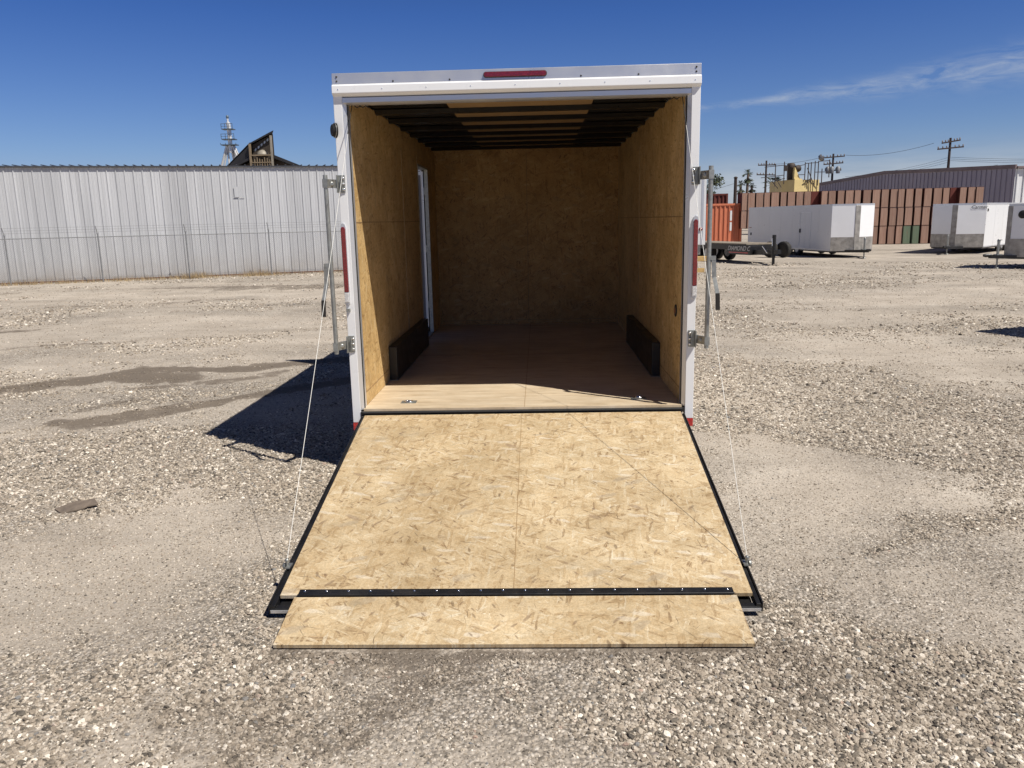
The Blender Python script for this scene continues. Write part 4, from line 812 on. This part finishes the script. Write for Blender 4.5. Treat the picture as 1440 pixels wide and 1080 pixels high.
upole(31.5, 109, 9.1, [(8.5, 1.15, .0), (7.2, 1.3, -.05)], 'thin pole with two crossarms left of the yellow plant')
upole(37.0, 99, 9.1, [(8.7, 1.35, .08), (7.9, 1.2, .08), (7.1, 1.0, 0)], 'pole carrying three grey transformers above the brown bins', tr=True)
upole(43.9, 84, 9.4, [(9.0, .95, .14), (8.35, 1.35, .10)], 'tallest dark pole above the warehouse roof, arms tilted')
q = MB(); q.tube([(22.3, 87.5, 0), (22.3, 87.5, 5.95)], .22, 8, .17); q.lathe((22.3, 87.5, 5.9), (0, 0, 1), [(0, .2), (.1, .24), (.2, .1)], 8)
tag(q.build('timber_post', pm_), 'short dark timber post with no arms above the red container', 'post')
wirem = plain('overhead_wire', (.05, .05, .055), .6, .2, .1, 3)
def wire(a, b, sag, label, r=.014):
    q = MB(); a = Vector(a); b = Vector(b); q.tube([a.lerp(b, k / 16) + Vector((0, 0, -sag * 4 * (k / 16) * (1 - k / 16))) for k in range(17)], r, 4)
    tag(q.build('power_line', wirem), label, 'wire', 'overhead wires on the right')
wire((32.5, 109, 8.6), (36, 99, 8.8), .2, 'overhead wire between the thin pole and the transformer pole', .02)
wire((38.5, 99, 8.9), (42.2, 84, 8.9), .45, 'uppermost wire between the transformer pole and the tallest pole', .02)
for k, dz in enumerate((0, .35, .7)):
    wire((38.6 - .3 * k, 99, 6.3 - dz * .6), (43.8, 83.8, 7.4 - dz * .7), .35, 'one of the lower wires left of the tallest pole')
    wire((44, 83.8, 7.4 - dz * .5), (70, 70, 7.1 - dz * .6), .7, 'one of the wires running right from the tallest pole')
wire((22.3, 87.5, 5.4), (13, 78, 3.6), .2, 'drooping wire left of the short timber post', .018)

# ---------------- palms and trees ----------------
def leafmat(name, c1, c2):
    m, nt, b = newmat(name); tc = N(nt, 'ShaderNodeTexCoord')
    L(nt, ramp(nt, noise(nt, tc.outputs['Object'], 1.8, 4, .7), [(.3, c1), (.7, c2)]), b.inputs['Base Color']); b.inputs['Roughness'].default_value = .7; return m
pl = leafmat('palm_leaf', (.035, .05, .022), (.085, .10, .05)); lf = leafmat('tree_leaf', (.05, .065, .03), (.13, .15, .08)); tk = plain('tree_bark', (.14, .10, .075), .9, 0, .3, 3)
def palm(x, y, h, r, label, rows=46):
    o = empty('palm_tree', (x, y, 0), rng.uniform(0, 6), label, 'palm tree'); q = MB(); q.tube([(0, 0, 0), (.1, .05, h * .6), (0, 0, h)], .26, 8, .16); q.build('trunk', tk, o)
    q = MB()
    for k in range(rows):
        a = rng.uniform(0, 6.28); e = rng.uniform(-1.1, 1.2); ln = r * rng.uniform(.75, 1.1)
        d = Vector((math.cos(a) * math.cos(e), math.sin(a) * math.cos(e), math.sin(e))); side = d.cross(Vector((0, 0, 1))).normalized(); base = Vector((0, 0, h - (.5 * r if e < -.3 else 0)))
        mid = base + d * ln * .6
        q.tube([base, mid], .02, 3)
        for j in range(11):
            b_ = (j / 10 - .5) * 2.3; dd = (d * math.cos(b_) + side * math.sin(b_)); tip = mid + dd * ln * .45 + Vector((0, 0, -.16 * ln)); w = Vector((0, 0, 1)).cross(dd) * .07 * ln
            q.add([mid - w, mid + w, tip], [(0, 1, 2)])
    q.build('fronds', pl, o, recalc=False); return o
palm(29.0, 108.7, 7.35, .95, 'tallest slim palm left of the thin pole')
palm(27.95, 108.3, 5.85, .85, 'short palm left of the tallest palm, crown just showing')
palm(29.9, 110, 5.75, .70, 'short palm right of the tallest palm, crown just showing')
palm(28.0, 93, 5.3, 1.5, 'bushy palm with yellow-green crown just right of the thin pole', 70)
palm(68.5, 120.4, 7.7, .95, 'lone palm behind the warehouse roof at far right', 90)
def tree(name, x, y, h, r, label, n=5200):
    o = empty(name, (x, y, 0), 0, label, 'tree'); q = MB(); q.tube([(0, 0, 0), (.05, 0, h * .4)], .2, 8, .13)
    cl = []
    for k in range(13):
        a = rng.uniform(0, 6.28); rr = r * rng.uniform(.2, .95); c_ = Vector((math.cos(a) * rr, math.sin(a) * rr, h * rng.uniform(.45, .96))); cl.append((c_, rng.uniform(.25, .5) * r)); q.tube([(.05, 0, h * .38), c_ * .6 + Vector((0, 0, h * .17)), c_], .07, 5, .02)
    q.build('trunk', tk, o); q = MB()
    for k in range(n):
        c_, cr = cl[k % 13]; v_ = Vector(rng.normal(0, 1, 3)).normalized() * cr * rng.uniform(.2, 1.15); p = c_ + Vector((v_.x, v_.y, v_.z * .8)); s_ = rng.uniform(.05, .13)
        a_ = Vector(rng.normal(0, 1, 3)).normalized() * s_; b_ = a_.cross(Vector(rng.normal(0, 1, 3))).normalized() * s_ * .5
        q.add([p - a_, p + b_, p + a_, p - b_], [(0, 1, 2, 3)])
    q.build('crown', lf, o, recalc=False); return o
tree('shade_tree', 12.3, 57, 5.1, 1.6, 'feathery green tree behind the open trailer and the red container')

# ---------------- other trailers ----------------
def vtrailer(loc, heading, Lb, Wd, vn, label, z0=.38, z1=2.18, wheels=(.45, .58), seed=0, jack=True, door=None, group=None, guard=.58, joff=.62):
    """enclosed V-nose trailer: local +x is forward, origin at ground under the centre of the front shoulder"""
    r = empty('enclosed_trailer', loc, heading, label, 'trailer'); hw = Wd / 2
    for s in (-1, 1):
        q = MB(); q.box(-Lb, -.03, *sorted((s * hw, s * (hw - .03))), z0, z1 - .07); q.build('side_wall', M['white_far'], r)
        q = MB(); q.box(-.03, .0, *sorted((s * (hw + .004), s * (hw - .03))), z0, z1 - .06); q.box(-Lb, 0, *sorted((s * (hw + .006), s * (hw - .02))), z1 - .068, z1 - .005); q.build('edge_trim', M['alu'], r)
        q = MB(); a = Vector((.002, s * (hw - .001), 0)); e = Vector((vn, s * .10, 0)); n2_ = Vector((-(e - a).y, (e - a).x, 0)).normalized() * (-.03 if s > 0 else .03)   # points inwards
        zg = z0 + guard
        q.prism([a + Vector((0, 0, zg)), e + Vector((0, 0, zg)), e + Vector((0, 0, z1 - .07)), a + Vector((0, 0, z1 - .07))], n2_); q.build('nose_panel', M['nose'], r)
        q = MB(); o_ = -n2_ * .2; q.prism([a + o_ + Vector((0, 0, z0)), e + o_ + Vector((0, 0, z0)), e + o_ + Vector((0, 0, zg - .002)), a + o_ + Vector((0, 0, zg - .002))], n2_); q.build('stone_guard', M['plate'], r)
        for xx in np.arange(-Lb + 1.2, -.3, 1.2): q = MB(); q.box(xx, xx + .018, *sorted((s * (hw + .0002), s * (hw + .004))), z0 + .05, z1 - .08); q.build('panel_seam', M['white_far'], r)
        q = MB(); q.box(-Lb + .02, -.05, *sorted((s * (hw + .0045), s * (hw + .012))), z0 + .002, z0 + .05); q.build('lower_trim', M['alu'], r)
        for wx in wheels: wheel(r, (-Lb * wx, s * (hw - .12), .33), .33, .2, (0, 1, 0))
        q = MB(); q.lathe((-Lb + .35, s * (hw + .001), z0 + .62), (0, s, 0), [(0, .075), (.012, .07), (.02, .04)], 14); q.build('wall_vent', M['rubber'], r)
        q = MB(); q.box(-Lb + .12, -Lb + .38, *sorted((s * (hw + .0005), s * (hw + .012))), z0 + .93, z0 + .96); q.build('marker_light', M['red'], r)
    q = MB(); q.box(vn - .02, vn + .012, -.115, .115, z0, z1 - .06); q.build('nose_cap', M['plate'], r, bevel=.01)
    q = MB(); q.prism([(-Lb - .01, -hw, z1 - .07), (0, -hw, z1 - .07), (vn, -.1, z1 - .07), (vn, .1, z1 - .07), (0, hw, z1 - .07), (-Lb - .01, hw, z1 - .07)], (0, 0, .08)); q.build('roof', M['alu'], r)
    q = MB(); q.prism([(-Lb, -hw + .035, z0 - .06), (-.05, -hw + .035, z0 - .06), (vn - .05, -.06, z0 - .06), (vn - .05, .06, z0 - .06), (-.05, hw - .035, z0 - .06), (-Lb, hw - .035, z0 - .06)], (0, 0, .10)); q.build('floor_frame', M['black'], r)
    q = MB(); q.box(-Lb - .02, -Lb + .01, -hw, hw, z0 - .04, z1 - .07); q.build('rear_door', M['white_far'], r)
    q = MB(); q.bar((-.2, -.55, z0 - .02), (vn + joff + .25, -.02, z0 + .02), .08, .11); q.bar((-.2, .55, z0 - .02), (vn + joff + .25, .02, z0 + .02), .08, .11); q.lathe((vn + joff + .20, 0, z0 + .06), (1, 0, 0), [(0, .05), (.18, .06), (.26, .04)], 10); tg = q.build('tongue', M['black'], r)
    if jack:
        q = MB(); q.tube([(vn + joff, 0, .03), (vn + joff, 0, z0 + .15)], .026, 10); q.tube([(vn + joff, 0, z0 - .05), (vn + joff, 0, z0 + .50)], .042, 10); q.lathe((vn + joff, 0, 0), (0, 0, 1), [(0, .09), (.02, .09), (.03, .04)], 10); q.lathe((vn + joff, 0, z0 + .48), (0, 0, 1), [(0, .045), (.06, .05), (.09, .03)], 10); q.bar((vn + joff, .0, z0 + .55), (vn + joff, .16, z0 + .55), .02, .02); q.box(vn + joff - .1, vn + joff + .08, -.10, .10, z0 + .02, z0 + .09); q.build('jack', M['galv'], r)
    if door:
        x0, x1, s = door
        y = s * (hw + .002)
        q = MB(); 
        for (xa, xb, za, zb) in ((x0, x1, z1 - .32, z1 - .30), (x0, x0 + .02, z0 + .10, z1 - .32), (x1 - .02, x1, z0 + .10, z1 - .32), (x0, x1, z0 + .08, z0 + .10)): q.box(xa, xb, *sorted((y, y + s * .012)), za, zb)
        dr = q.build('door', M['nose'], r)
        q = MB(); q.box(x0 + .05, x0 + .10, *sorted((y + s * .001, y + s * .05)), z0 + .75, z0 + .92); q.build('handle', M['black'], dr)
    return r

t1_ = vtrailer((13.515, 29.355, 0), -1.399, 8.27, 1.92, .38, 'white V-nose enclosed trailer with side door, in front of the brown bins', .28, 2.23, wheels=(.36, .48), door=(-2.75, -1.75, -1))
t2_ = vtrailer((18.71, 30.925, 0), -2.339, 6.13, 2.17, .50, 'white V-nose enclosed trailer at right, its far side gleaming in the sun', .27, 2.156)
ink = plain('dark_lettering', (.05, .05, .06), .5)
a = Vector((.01, 2.17 / 2 - .01, 0)); e = Vector((.5, .10, 0)); dd = (e - a).normalized(); o_ = a + dd * .27
nn = Vector((-dd.y, dd.x, 0)); nn = nn if nn.y > 0 else -nn
oo = o_ + nn * .012; text_part('lettering', 'Carmac', .20, ink, t2_, (oo.x, oo.y, 1.99), -dd, (0, 0, 1), .002, .3)
q = MB(); q.lathe((-.22, 2.17 / 2 + .001, 1.86), (0, 1, 0), [(0, .07), (.02, .06), (.03, .03)], 12); q.build('wall_lamp', M['rubber'], t2_)
t3_ = vtrailer((16.24, 20.91, 0), 3.185, 6, 2.1, .97, 'grey-looking trailer cut by the right frame edge, jack at its nose', .36, 2.03, joff=.28)
n3 = Vector((.97, .10, 0)); s3_ = Vector((0, 1.05, 0)); d3_ = (s3_ - n3).normalized(); o3 = n3 + d3_ * .30; nn = Vector((-d3_.y, d3_.x, 0)); nn = nn if nn.y > 0 else -nn
q = MB(); q.lathe((o3.x + nn.x * .004, o3.y + nn.y * .004, 1.70), nn, [(0, .13), (.02, .12), (.03, .06)], 18); q.build('wall_vent', M['rubber'], t3_)
# trailer just outside the frame on the right; only its shadow shows
ea = Vector((.93, .37, 0)).normalized()
vt4 = vtrailer((8.47 + ea.x * 6 + .37 * 1.1, 5.9 + ea.y * 6 - .93 * 1.1, 0), math.atan2(ea.y, ea.x), 6.0, 2.2, 1.0, 'white enclosed trailer beyond the right frame edge, only its shadow in view', .4, 2.5)

# black flatbed equipment trailer
FT0 = Vector((7.0, 29.6, 0)); FT1 = Vector((8.93, 24.78, 0)); fh = (FT1 - FT0).normalized(); fl = (FT1 - FT0).length
FB = empty('flatbed_trailer', FT1, math.atan2(fh.y, fh.x), 'black flatbed equipment trailer with tool box and lettering behind the open trailer', 'trailer')
# local: +x forward, jack foot at the origin, deck behind
DK = .72
q = MB(); q.box(-7.5, -1.55, -.1, 1.25, DK, DK + .05); q.build('deck', plain('deck_timber', (.26, .22, .17), .85, 0, .2, 4), FB)
q = MB()
for yy in (-.1, 1.2): q.box(-7.5, -1.55, yy - .02, yy + .06, DK - .20, DK - .002)
q.box(-7.5, -7.42, -.1, 1.25, DK - .2, DK - .002); q.box(-1.65, -1.55, -.1, 1.25, DK - .20, DK - .002)
for xx in np.arange(-7, -1.8, .6): q.box(xx, xx + .06, -.08, 1.2, DK - .14, DK - .004)
q.bar((-2.2, .05, DK - .30), (.3, .0, DK - .22), .10, .16); q.bar((-2.2, 1.15, DK - .30), (.3, .05, DK - .22), .10, .16); q.build('frame', M['black'], FB)
q = MB(); q.box(-2.75, -1.2, -.16, .35, .34, DK - .03); tb = q.build('tool_box', M['black'], FB, bevel=.01)
q = MB(); q.box(-2.6, -1.35, -.168, -.1605, .40, .44); q.build('stripe', M['redtape'], tb)
text_part('lettering', 'DIAMOND C', .25, plain('white_lettering', (.62, .62, .62), .5), tb, (-1.97, -.163, .575), (1, 0, 0), (0, 0, 1), .002, .35)
for xx in (-5.25, -4.35): wheel(FB, (xx, .10, .36), .36, .24, (0, 1, 0)); wheel(FB, (xx, 1.1, .36), .36, .24, (0, 1, 0))
q = MB(); q.tube([(.0, 0, .28), (.0, 0, 1.12)], .075, 10); q.tube([(0, 0, 0.02), (0, 0, .30)], .055, 10); q.lathe((0, 0, 0), (0, 0, 1), [(0, .12), (.02, .12), (.03, .05)], 10); q.build('jack', M['black'], FB)
q = MB(); q.bar((.0, -.09, 1.0), (.02, -.09, .72), .03, .02); q.bar((-.55, -.1, .70), (-.25, -.1, .45), .03, .03); q.build('jack_crank', M['chrome'], FB)
for x, y, lb in ((10.42, 30.5, 'large black wheel leaning beside the flatbed jack, left one of two'), (10.92, 30.2, 'large black wheel beside the flatbed jack, right one of two')):
    o = empty('spare_wheel', (x, y, 0), -.3, lb, 'wheel', 'two spare wheels behind the flatbed jack')
    w_ = wheel(o, (0, 0, .35), .35, .24, (.8, 1, 0), 'tyre')
    for ch in w_.children: ch.data.materials[0] = M['fender']

# high-sided box trailer mostly hidden behind the open one
BX = empty('box_trailer', (3.75, 17.6, 0), -.02, 'white box trailer mostly hidden behind the open trailer, with yellow timber bumper', 'trailer')
q = MB(); q.box(-1.2, 1.16, 0, 5, 1.06, 2.88); q.build('body', M['white_far'], BX, bevel=.01)
q = MB(); q.box(1.161, 1.168, .02, .10, 1.06, 2.88); q.box(1.03, 1.10, -.006, -.0005, 1.06, 2.88); q.build('corner_trim', M['alu'], BX)
q = MB(); q.lathe((1.03, -.007, 1.50), (0, -1, 0), [(0, .055), (.02, .05), (.03, .03)], 14); q.build('marker_light', M['red'], BX)
q = MB(); q.box(-1.15, 1.05, .1, 4.9, .78, 1.055); q.box(-.9, -.8, .05, 4.5, .45, .78); q.box(.7, .8, .05, 4.5, .45, .78); q.build('frame', M['galv'], BX)
q = MB(); q.box(-1.1, 1.28, -.14, .04, .60, .74); q.box(-1.1, 1.15, -.10, .04, .28, .40); q.build('timber_bumper', M['wood_old'], BX, bevel=.008)
for xx in (-.95, .92): wheel(BX, (xx, .8, .38), .38, .26); wheel(BX, (xx, 1.7, .38), .38, .26)
